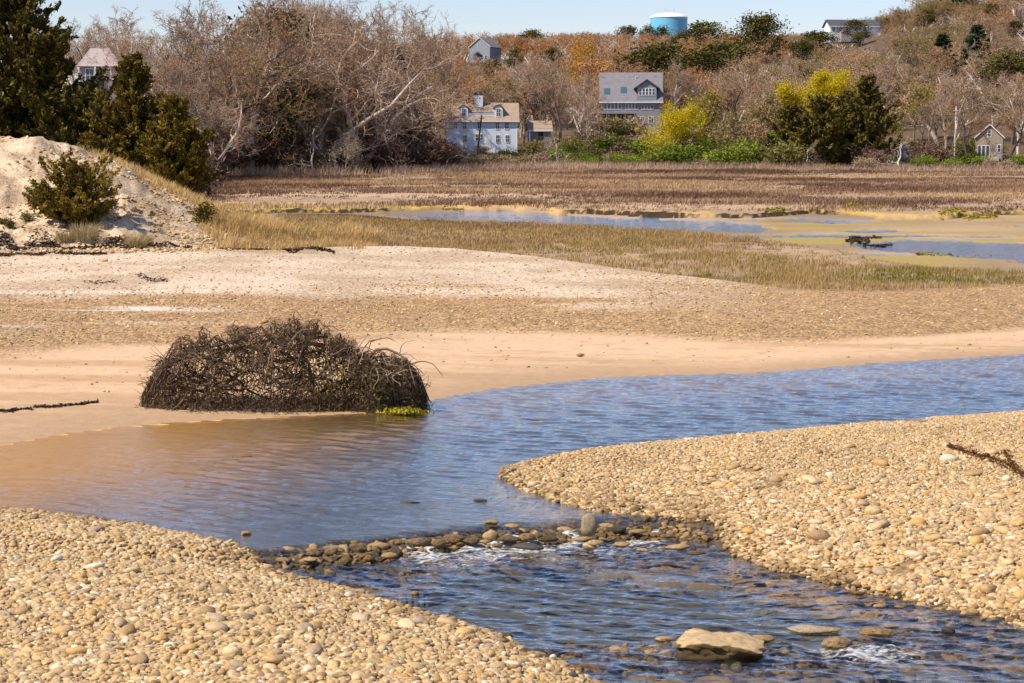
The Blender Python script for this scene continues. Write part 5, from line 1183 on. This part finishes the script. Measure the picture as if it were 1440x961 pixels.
# ------------------------------------------------------------------ trees of the far shore
PL = [(748, 900, 43, 1.5, 0, 'flat-topped dark pine on the ridge behind the white house'), (735, 780, 58, 1.1, 0, 'dark pine on the slope beside the ridge house'), (722, 700, 70, 1.0, 0, 'low dark pine below the ridge house'), (881, 1000, 38, 1.2, 0, 'mushroom-shaped dark pine on the skyline beside the water tower'), (911, 1000, 38, .9, 0, 'thin-stemmed pine on the skyline touching the water tower'), (929, 1005, 39, .9, 0, 'pine standing right in front of the water tower'),
      (992, 720, 32, 1.7, 0, 'big dark pine on the skyline beyond the water tower'), (966, 730, 46, 1.4, 0, 'lower dark pine between the water tower and the big skyline pine'), (1058, 560, 25, 1.1, 0, 'tall narrow pine breaking the skyline'), (1077, 570, 24, .9, 0, 'thin pine beside the tall narrow skyline pine'), (915, 520, 66, 1.7, 0, 'dark broad pine above the grey house ridge'), (945, 540, 64, 1.5, 0, 'dark pine next to the broad one above the grey house'), (1008, 530, 62, 1.9, 0, 'spreading dark pine on the slope above the rounded oak'), (985, 500, 75, 1.4, 0, 'olive pine just below the spreading dark pine'), (873, 540, 82, 1.0, 0, 'small dark pine at the roof corner of the grey house'),
      (1153, 600, 45, 2.0, 0, 'round-headed pine on the shoulder of the hill below the hilltop house'), (1128, 590, 58, 1.4, 0, 'dark pine lower on the shoulder of the hill'), (1208, 618, 29, 1.5, 0, 'pine hanging over the front of the hilltop house'), (1246, 640, 26, 1.2, 0, 'round pine on the slope beside the hilltop house'), (1205, 600, 47, 1.0, 0, 'low pine below the hilltop house deck'), (1298, 620, 16, 1.5, 0, 'dark pine near the top of the highest slope'), (1340, 640, -14, 2.2, 0, 'large dark pine on the crest of the highest slope'), (1325, 470, 50, 1.25, 1, 'dense dark conical spruce on the hillside'), (1373, 510, 36, 1.3, 1, 'tall dark spruce behind the dense conical one'), (1356, 480, 70, 1.0, 1, 'small spruce between the two larger hillside spruces'), (1412, 430, 74, 1.4, 0, 'open-crowned pine with a slanting pale trunk on the hillside'), (1400, 620, 6, 1.4, 0, 'pine on the top of the slope near the picture edge'), (1428, 560, 30, 1.2, 0, 'dark pine on the upper slope above the open-crowned pine'),
      (372, 305, 22, 1.1, 0, 'dark pine inside the thick wood beside the very tall bare tree'), (408, 318, 28, 1.0, 0, 'second dark pine inside the thick wood, nearer the white house'), (540, 330, 62, .9, 0, 'dark pine half hidden behind the leaning pale tree'), (384, 288, 95, 1.3, 0, 'low bushy green pine at the front of the thick wood'), (770, 640, 70, 1.0, 0, 'small dark pine in the orange woods above the shed'), (672, 748, 74, 1.0, 0, 'little pine in front of the ridge house wall'), (690, 640, 84, 1.0, 0, 'little dark pine on the slope straight above the white chimney')]
# what must stay in sight: (u0, v0, u1, v1, depth)
SIGHT = [(628, 131, 728, 202, 345), (744, 171, 776, 190, 349), (864, 103, 931, 156, 400), (649, 50, 693, 76, 770), (1165, 26, 1226, 49, 642), (1371, 175, 1413, 219, 336), (1085, 97, 1210, 140, 381), (785, 57, 865, 100, 451), (920, 148, 975, 200, 326), (116, 68, 167, 123, 250), (913, 15, 968, 38, 1250), (822, 205, 842, 213, 337), (976, 183, 992, 196, 343)]
for u_, y_, v_, s_, k_, l_ in PL:
    if u_ > 650: w_ = 1.6 * s_ * F / y_; SIGHT.append((u_ - w_, v_, u_ + w_, v_ + 3.0 * F / y_, y_))
SKY_U = [-200, 60, 90, 200, 300, 420, 520, 570, 600, 625, 640, 700, 800, 900, 960, 1000, 1060, 1120, 1160, 1210, 1260, 1300, 1440, 1700]
SKY_V = [-10, 0, 14, 4, -15, -20, -2, 8, 15, 30, 40, 44, 45, 44, 47, 45, 48, 47, 50, 32, 12, -5, -22, -30]
def blocked(u, y, vtop, vbot, hw, slack=0):
    return any(y < d and u + hw > a + slack and u - hw < c - slack and vtop < e and vbot > b for a, b, c, e, d in SIGHT)
kw1 = dict(limbs=9, subs=6, twigs=5, fine=4, crook=.17)
NB = dict(bud=.045, buds=2, twig_r=.017)
NEAR = [make_tree('bare_tree', 200, 12, M['bark_pale'], M['twig_grey'], first=.22, spread=1.0, trunk_r=.26, **kw1, **NB),
        make_tree('bare_tree', 201, 12, M['bark_pale'], M['twig_grey'], first=.18, spread=1.15, trunk_r=.24, stems=2, limbs=7, subs=5, twigs=5, fine=4, crook=.22, **NB),
        make_tree('bare_tree', 202, 12, M['bark_brown'], M['twig_grey'], first=.35, spread=.8, trunk_r=.22, up=.35, **kw1, **NB),
        make_tree('bare_tree', 203, 12, M['bark_dark'], M['twig_tan'], first=.28, spread=.95, trunk_r=.24, **kw1, **NB),
        make_tree('bare_tree', 204, 12, M['bark_pale'], M['twig_grey'], first=.15, spread=1.25, trunk_r=.24, stems=3, limbs=6, subs=5, twigs=5, fine=3, crook=.25, up=.15, **NB)]
WHITE = make_tree('bare_tree', 210, 6, M['bark_white'], M['bush_tan'], first=.12, spread=1.25, trunk_r=.16, limbs=8, subs=5, twigs=4, fine=3, crook=.26, up=.05, buds=1, bud=.05, twig_r=.014)
FARK = dict(limbs=9, subs=5, twigs=5, fine=4, buds=1, bud=.13, twig_r=.026)
FAR = [make_tree('bare_tree', 220, 12, M['bark_pale'], M['twig_orange'], first=.30, spread=.95, trunk_r=.34, **FARK),
       make_tree('bare_tree', 221, 12, M['bark_pale'], M['twig_orange'], first=.35, spread=.85, trunk_r=.32, up=.35, **FARK),
       make_tree('bare_tree', 222, 12, M['bark_pale'], M['twig_tan'], first=.25, spread=1.05, trunk_r=.34, **FARK),
       make_tree('bare_tree', 223, 12, M['bark_pale'], M['twig_grey'], first=.32, spread=.9, trunk_r=.22, stems=2, limbs=7, subs=6, twigs=5, fine=4, buds=1, bud=.13, twig_r=.026),
       make_tree('bare_tree', 224, 12, M['bark_brown'], M['twig_olive'], first=.3, spread=1.0, trunk_r=.34, **FARK)]
used = set()
def inst(p):
    if p.name not in used: used.add(p.name); return p
    return copy_tree(p)
# heroes: u, depth, top row, prototype, width factor, label
HERO = [(182, 238, 6, 0, 1.35, 'wide spreading pale bare tree beside the pinkish grey house'),
        (292, 258, -25, 3, 1.1, 'tall dark-trunked bare tree between the pointed juniper and the wood'),
        (312, 262, -10, 2, 1.0, 'slender bare tree close against the tall dark-trunked one'),
        (246, 262, 8, 1, 1.2, 'low-forking pale bare tree behind the tall pointed juniper'),
        (352, 283, -15, 0, 1.2, 'big pale bare tree at the start of the thick wood'),
        (395, 292, -30, 3, 1.0, 'very tall dark bare tree standing among pines in the thick wood'),
        (452, 291, 30, 4, 1.3, 'twisted pale bare tree with low crossing limbs at the marsh edge'),
        (505, 297, 8, 1, 1.25, 'forked pale bare tree with a broad top in the thick wood'),
        (528, 302, 10, 1, .9, 'leaning pale bare tree nearest the white house in the thick wood'),
        (594, 322, 26, 2, .7, 'rounded bare tree just beside the white house gable'),
        (474, 310, 5, 2, 1.0, 'straight bare tree behind the twisted pale one'),
        (540, 318, 15, 0, 1.0, 'bare tree with fine rounded crown behind the leaning pale one'),
        (768, 356, 66, 3, .95, 'big dark oak leaning over the low shed roof'),
        (792, 352, 70, 2, 1.0, 'tall bare oak in front of the deck of the grey house'),
        (826, 372, 92, 0, .9, 'bare oak with pale limbs at the corner of the grey house'),
        (735, 372, 74, 2, .9, 'bare tree just behind the ridge end of the white house'),
        (944, 404, 75, 0, 1.1, 'bare oak with bright pale limbs behind the grey house'),
        (1020, 376, 80, 3, 1.1, 'rounded bare oak between the grey house and the yellow treetop'),
        (1066, 384, 88, 0, 1.0, 'bare grey tree beside the big yellow treetop'),
        (1362, 328, 118, 3, 1.0, 'leaning dark bare tree right in front of the cottage corner'),
        (1418, 331, 112, 3, 1.0, 'bare tree with a dark forked trunk on the far side of the cottage'),
        (1432, 345, 100, 0, 1.1, 'bare tree behind the cottage side wing'),
        (1330, 352, 108, 0, 1.2, 'bare tree with pale arching limbs behind the slim pale pole'),
        (1292, 345, 130, 2, 1.0, 'bare tree just behind the pale spreading little tree')]
n_bare = 0
for u, y, vt, p, sx, lab in HERO: place(inst(NEAR[p]), u, y, h_for(u, y, vt), None, lab, 'tree', None, None, sx); n_bare += 1
for u, y, vt, sx, lab in ((1133, 322, 196, 1.4, 'little bleached bare tree in front of the dark cedars'), (1262, 322, 184, 1.35, 'pale spreading little bare tree with curving limbs in front of the tiny shed'), (475, 286, 178, 1.1, 'small bleached leaning tree at the marsh edge of the thick wood'), (322, 281, 140, .8, 'thin bleached dead tree in the brown thicket'), (438, 284, 150, .8, 'bleached dead trunk standing in the thick wood edge'), (788, 322, 185, 1.1, 'small grey bare tree in front of the low shed'), (660, 321, 196, .9, 'little bleached bush-like tree below the white house'), (858, 322, 208, .8, 'tiny pale bare tree in the green bushes below the grey house')):
    place(inst(WHITE), u, y, h_for(u, y, vt), None, lab, 'tree', None, None, sx); n_bare += 1
# edge wood at the near end: individual trees
def sky_at(u): return float(np.interp(u, SKY_U, SKY_V))
def add_auto(protos, us, ys, hs, label, group, vmin_off, hwf=.42):
    global n_bare
    k = 0
    for u, y, h in zip(us, ys, hs):
        x = at_u(u, y, 3); z = H(x, y); vb = 195 - (z - 6) * F / y; vt = vb - h * F / y; sk = sky_at(u) + vmin_off + abs(random.gauss(0, 5))
        if vt < sk: h = (vb - sk) * y / F; vt = sk
        if h < 4.5 or blocked(u, y, vt, vb, hwf * h * F / y): continue
        place(inst(random.choice(protos)), u, y, h, None, label, 'tree', group, None, random.uniform(.9, 1.25)); k += 1; n_bare += 1
    return k
n_ = 66; us = rng.uniform(300, 640, n_); add_auto(NEAR, us, YU((us - 720) / F) + rng.uniform(8, 75, n_), rng.uniform(15, 24, n_), 'bare tree with pale tangled limbs in the thick wood between juniper and white house', 'bare trees of the thick wood', 6)
n_ = 46; us = rng.uniform(90, 310, n_); add_auto(NEAR, us, rng.uniform(235, 300, n_), rng.uniform(8, 14, n_), 'thin bare tree on the rise around the pinkish grey house', 'bare trees on the near rise', 10)
n_ = 70; us = rng.uniform(640, 1460, n_); add_auto(NEAR + FAR[2:], us, rng.uniform(352, 420, n_), rng.uniform(9, 15, n_), 'bare tree in the belt of trees around the houses', 'bare trees around the houses', 8)
print('near bare trees', n_bare)
# hillside woods: positions by depth, nearest ones as things, the rest as one mass
cand = []
for y0, y1, n in ((420, 520, 420), (520, 660, 800), (660, 820, 800), (820, 1180, 1500)):
    for _ in range(n):
        y = random.uniform(y0, y1); u = random.uniform(60, 1560); x = at_u(u, y, 20); cand.append((u, y, x))
zc = HH(np.array([c[2] for c in cand]), np.array([c[1] for c in cand])); good = []
for (u, y, x), z in zip(cand, zc):
    h = random.uniform(8.5, 14) * (1 if y < 800 else 1.1); vb = 195 - (z - 6) * F / y; vt = vb - h * F / y; sk = sky_at(u) + abs(random.gauss(0, 3))
    if u < 330 and y > 330: continue
    if vt < sk: h = (vb - sk) * y / F; vt = sk
    if h < 4 or vb > 235: continue
    if blocked(u, y, vt, vb, .28 * h * F / y): continue
    good.append((y, u, h))
good.sort()
n_ind = 285 - n_bare
for y, u, h in good[:n_ind]:
    reg = ('bare brown tree on the wooded slope below the hilltop house', 'bare trees on the slope below the hilltop house') if u > 1080 else ('bare brown tree on the lower slope behind the grey house', 'bare trees on the slope behind the grey house') if u > 640 else ('bare brown tree deep in the wood behind the thick wood edge', 'bare trees deep in the wood')
    place(inst(random.choice(FAR[2:] if u > 1000 else FAR)), u, y, h, None, reg[0], 'tree', reg[1], None, random.uniform(.95, 1.3))
rest = good[n_ind:]; print('rest of wood', len(rest))
def tree_parts(t): return [c for c in t.children]
for nm, sel, pro in (('far_wood', lambda y, u: (u < 1080) and (y > 560), FAR[:2] + FAR[:1] + FAR[2:3]), ('hillside_wood', lambda y, u: not ((u < 1080) and (y > 560)), [FAR[2], FAR[3], FAR[2], FAR[4]])):
    a = [(y, u, h) for y, u, h in rest if sel(y, u)]; xs = np.array([at_u(u, y, 20) for y, u, h in a]); ys = np.array([q[0] for q in a]); zz = HH(xs, ys); hh = np.array([q[2] for q in a]) / 12
    w_ = hh * rng.uniform(1.0, 1.4, len(a)); scatter(nm, np.stack([xs, ys, zz - .1], 1), np.stack([0 * xs, 0 * xs, rng.uniform(0, 6.28, len(a))], 1), np.stack([w_, w_, hh], 1), [tree_parts(t) for t in pro])
# pines
PR = [pine('pine', 240 + i, 12, 3.4, None, 64, 46, .28, .28) for i in range(3)]; SPR = [conifer('spruce', 250 + i, 12, 3.4, cone, 230, .34, M['spruce'], M['bark_dark'], .1, 5, .06, 26, .55, .2, 1.8, .4) for i in range(2)]
upin = set()
for i, (u, y, vt, sx, k_, lab) in enumerate(PL):
    p = (SPR if k_ else PR)[i % (2 if k_ else 3)]; t = p if p.name not in upin else copy_tree(p); upin.add(p.name); h = max(4.0, h_for(u, y, vt)); h = min(h, 17)
    x = at_u(u, y, 10); place(t, u, y, h, None, lab, 'tree', None, z_of_v(vt, y) - h + .3 if h >= 17 else None, sx)
# cedars by the marsh edge
for u, y, vt, rad, seed, lab in ((1112, 331, 150, 2.5, 71, 'dark cedar at the near end of the cedar group, beside the yellow crown'), (1158, 330, 138, 4.2, 72, 'broad dark cedar in the middle of the cedar group'), (1222, 333, 108, 4.4, 73, 'tallest dark cedar, standing closest to the pale spreading tree'), (1192, 336, 130, 3.0, 74, 'dark cedar squeezed between the broad and the tallest cedars')):
    h = h_for(u, y, vt); o = cedar_tree('cedar', seed, h, rad, M['cedar'], oval if seed in (72, 71) else (lambda h: min(1, (1 - h) * 1.5 + .12)), nl=90, spray=8, per=30, leaf=.28, clump=.50, rag=.55, lift=.5, stems=2 if seed != 73 else 1, trunk_r=.2); place(o, u, y, None, None, lab, 'tree')
o = bush('shrub', 77, 4.2, 4.6, M['leaf_olive'], M['bark_dark'], 2600, .24, 22); place(o, 1352, 338, None, 0, 'dark green shrub filling the gap beside the cottage wall', 'shrub')
# trees in new leaf
def leafy(u, y, vt, seed, leafm, label, leaf, leaves, sx=1.0, first=.18, spread=1.0, bk='bark_brown', ls=.45, **k2):
    h = h_for(u, y, vt); a = dict(limbs=9, subs=6, twigs=5, fine=3, crook=.15); a.update(k2)
    o = make_tree('leafing_tree', seed, h, M[bk], M['twig_olive'], M[leafm], leaf, leaves, leafspread=ls, first=first, spread=spread, trunk_r=.02 * h, **a); return place(o, u, y, None, None, label, 'tree', None, None, sx)
leafy(945, 327, 147, 80, 'leaf_yellow', 'bright lemon-yellow tree below the grey house', .15, 24, 1.55, .10, 1.05)
leafy(1148, 382, 98, 81, 'leaf_yellow', 'wide brilliant yellow treetop above the dark cedars', .18, 28, 2.6, .2, 1.1)
leafy(1090, 366, 132, 82, 'twig_olive', 'olive budding tree beside the brilliant yellow treetop', .22, 7, 1.4)
leafy(822, 452, 56, 83, 'leaf_gold', 'golden-orange budding tree above the grey house deck', .30, 5, 1.35, .2, 1.1)
leafy(855, 440, 82, 84, 'twig_orange', 'orange budding tree right behind the grey house roof end', .30, 4, 1.2)
leafy(1283, 358, 106, 85, 'leaf_bronze', 'olive-green budding tree behind the tallest cedar', .24, 4, 1.3)
leafy(1004, 343, 126, 86, 'leaf_bronze', 'tall narrow olive budding tree beside the brown roofed cottage', .22, 4, .8)
leafy(972, 348, 134, 87, 'leaf_bronze', 'olive budding tree rising behind the lemon-yellow tree', .22, 4, .8)
leafy(1030, 330, 160, 88, 'twig_olive', 'bronze budding bush-like tree above the brightest green bushes', .20, 4, 1.2, .1)
leafy(486, 284, 182, 89, 'pale_blossom', 'small tree dusted with pale blossom at the edge of the thick wood', .13, 4, 1.3, .1, 1.2, 'bark_white', .3)
leafy(1112, 386, 114, 91, 'leaf_yellow', 'smaller yellow crown on the near side of the wide brilliant one', .17, 17, 1.6)
leafy(1186, 388, 112, 92, 'leaf_bronze', 'bronze-olive crown filling the gap between the yellow treetop and tallest cedar', .24, 9, 1.7)
leafy(1318, 372, 118, 93, 'leaf_bronze', 'wide bronze-olive tree behind the slim pale pole', .24, 7, 1.6)
leafy(1060, 336, 172, 90, 'twig_tan', 'tan budding tree between the bright green bushes and dark cedars', .20, 4, 1.2, .1)
# shrubs along the marsh edge
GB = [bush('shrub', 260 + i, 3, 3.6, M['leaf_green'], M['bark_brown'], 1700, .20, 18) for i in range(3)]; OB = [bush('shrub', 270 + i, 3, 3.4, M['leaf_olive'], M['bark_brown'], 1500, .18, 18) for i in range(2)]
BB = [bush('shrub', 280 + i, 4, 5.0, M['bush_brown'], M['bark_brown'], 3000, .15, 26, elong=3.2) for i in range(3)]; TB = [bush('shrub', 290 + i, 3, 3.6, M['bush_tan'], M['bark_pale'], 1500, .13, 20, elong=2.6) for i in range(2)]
us_ = set()
def binst(p):
    if p.name not in us_: us_.add(p.name); return p
    return copy_tree(p)
def row(protos, n, u0, u1, d0, d1, h0, h1, label, group, sx0=1.1, sx1=1.7):
    for i in range(n):
        u = random.uniform(u0, u1); yu = float(YU((u - 720) / F)); y = yu + random.uniform(d0, d1); h = random.uniform(h0, h1); x = at_u(u, y, 2); z = H(x, y); vb = 195 - (z - 6) * F / y
        if blocked(u, y, vb - h * F / y * .9, vb, .3 * h * F / y): h *= .55
        place(binst(random.choice(protos)), u, y, h, None, label, 'shrub', group, None, random.uniform(sx0, sx1))
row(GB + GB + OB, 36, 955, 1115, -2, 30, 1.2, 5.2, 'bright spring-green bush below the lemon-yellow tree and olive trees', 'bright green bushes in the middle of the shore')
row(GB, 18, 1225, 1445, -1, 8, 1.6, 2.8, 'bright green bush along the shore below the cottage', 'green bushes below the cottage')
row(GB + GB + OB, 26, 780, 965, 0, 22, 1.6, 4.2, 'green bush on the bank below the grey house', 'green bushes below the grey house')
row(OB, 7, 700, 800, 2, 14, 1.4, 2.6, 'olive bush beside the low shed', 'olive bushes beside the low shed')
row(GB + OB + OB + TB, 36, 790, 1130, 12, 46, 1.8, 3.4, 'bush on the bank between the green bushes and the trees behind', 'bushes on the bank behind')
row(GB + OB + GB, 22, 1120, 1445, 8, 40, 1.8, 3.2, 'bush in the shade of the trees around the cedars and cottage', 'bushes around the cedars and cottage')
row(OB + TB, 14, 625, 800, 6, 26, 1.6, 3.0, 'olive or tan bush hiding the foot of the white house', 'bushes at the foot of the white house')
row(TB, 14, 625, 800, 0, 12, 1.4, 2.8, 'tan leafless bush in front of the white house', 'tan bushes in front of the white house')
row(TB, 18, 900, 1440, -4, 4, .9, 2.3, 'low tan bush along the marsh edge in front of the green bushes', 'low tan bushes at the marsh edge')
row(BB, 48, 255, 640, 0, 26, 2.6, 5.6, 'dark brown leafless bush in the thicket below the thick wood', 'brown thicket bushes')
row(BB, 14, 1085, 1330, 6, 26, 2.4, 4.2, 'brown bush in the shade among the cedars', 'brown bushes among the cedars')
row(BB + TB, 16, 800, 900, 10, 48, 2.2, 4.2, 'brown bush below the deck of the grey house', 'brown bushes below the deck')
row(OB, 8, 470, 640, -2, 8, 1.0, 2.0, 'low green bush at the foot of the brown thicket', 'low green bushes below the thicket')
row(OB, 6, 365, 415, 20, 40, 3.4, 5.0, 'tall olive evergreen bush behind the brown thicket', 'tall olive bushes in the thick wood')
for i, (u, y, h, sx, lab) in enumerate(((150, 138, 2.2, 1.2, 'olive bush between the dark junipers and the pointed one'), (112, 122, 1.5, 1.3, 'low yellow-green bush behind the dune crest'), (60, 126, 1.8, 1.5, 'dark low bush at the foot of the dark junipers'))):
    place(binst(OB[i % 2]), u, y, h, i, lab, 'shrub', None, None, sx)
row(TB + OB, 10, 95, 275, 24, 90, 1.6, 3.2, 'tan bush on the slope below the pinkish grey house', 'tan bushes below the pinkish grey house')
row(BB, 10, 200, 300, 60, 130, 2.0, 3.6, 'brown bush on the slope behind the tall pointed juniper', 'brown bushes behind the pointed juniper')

for u, y, vt, p, lab in ((846, 386, 160, TB[0], 'tan leafless bush against the left end of the grey house deck'), (868, 384, 164, OB[0], 'olive bush in front of the dark space under the grey house deck'), (888, 386, 163, TB[1], 'tan bush at the deck corner of the grey house')):
    place(binst(p), u, y, h_for(u, y, vt), None, lab, 'shrub', None, None, 1.2)
# ------------------------------------------------------------------ sky, sun, camera
EL, AZ = R(50), math.atan2(-.45, -.89)          # the sun: high, from the left and slightly behind the camera
sv = Vector((math.cos(EL) * math.cos(AZ), math.cos(EL) * math.sin(AZ), math.sin(EL)))
wd = bpy.data.worlds.new('World'); scene.world = wd; wd.use_nodes = True; nt = wd.node_tree; nt.nodes.clear()
sk = nt.nodes.new('ShaderNodeTexSky'); sk.sky_type = 'NISHITA'; sk.sun_disc = False; sk.sun_elevation = EL; sk.sun_rotation = math.atan2(sv.x, sv.y); sk.air_density = 1.0; sk.dust_density = 0.3; sk.ozone_density = 3.0; sk.altitude = 0
bg = nt.nodes.new('ShaderNodeBackground'); bg.inputs[1].default_value = .105; ow = nt.nodes.new('ShaderNodeOutputWorld'); tn = nt.nodes.new('ShaderNodeMix'); tn.data_type = 'RGBA'; tn.blend_type = 'MULTIPLY'; tn.inputs[0].default_value = 1; tn.inputs[7].default_value = (1.04, .96, 1.06, 1); nt.links.new(sk.outputs[0], tn.inputs[6]); nt.links.new(tn.outputs[2], bg.inputs[0]); nt.links.new(bg.outputs[0], ow.inputs[0])
l = bpy.data.lights.new('sun', 'SUN'); l.energy = 5.0; l.angle = R(.5); l.color = (1, .905, .745); so = bpy.data.objects.new('sun', l); link(so); so.rotation_euler = sv.to_track_quat('Z', 'Y').to_euler()
cam = bpy.data.cameras.new('camera'); cam.sensor_width = 36; cam.lens = 36 * F / 1440; cam.clip_start = .5; cam.clip_end = 6000; co = bpy.data.objects.new('camera', cam); link(co); co.location = (0, 0, CAMZ); co.rotation_euler = (math.pi / 2 - PITCH, 0, 0); scene.camera = co
scene.view_settings.view_transform = 'Standard'; scene.view_settings.look = 'None'; scene.view_settings.exposure = .42; scene.view_settings.gamma = 1; scene.view_settings.use_curve_mapping = False
cy = scene.cycles if hasattr(scene, 'cycles') else None
if cy:
    cy.max_bounces = 6; cy.diffuse_bounces = 2; cy.glossy_bounces = 2; cy.transmission_bounces = 2; cy.transparent_max_bounces = 8; cy.caustics_reflective = False; cy.caustics_refractive = False
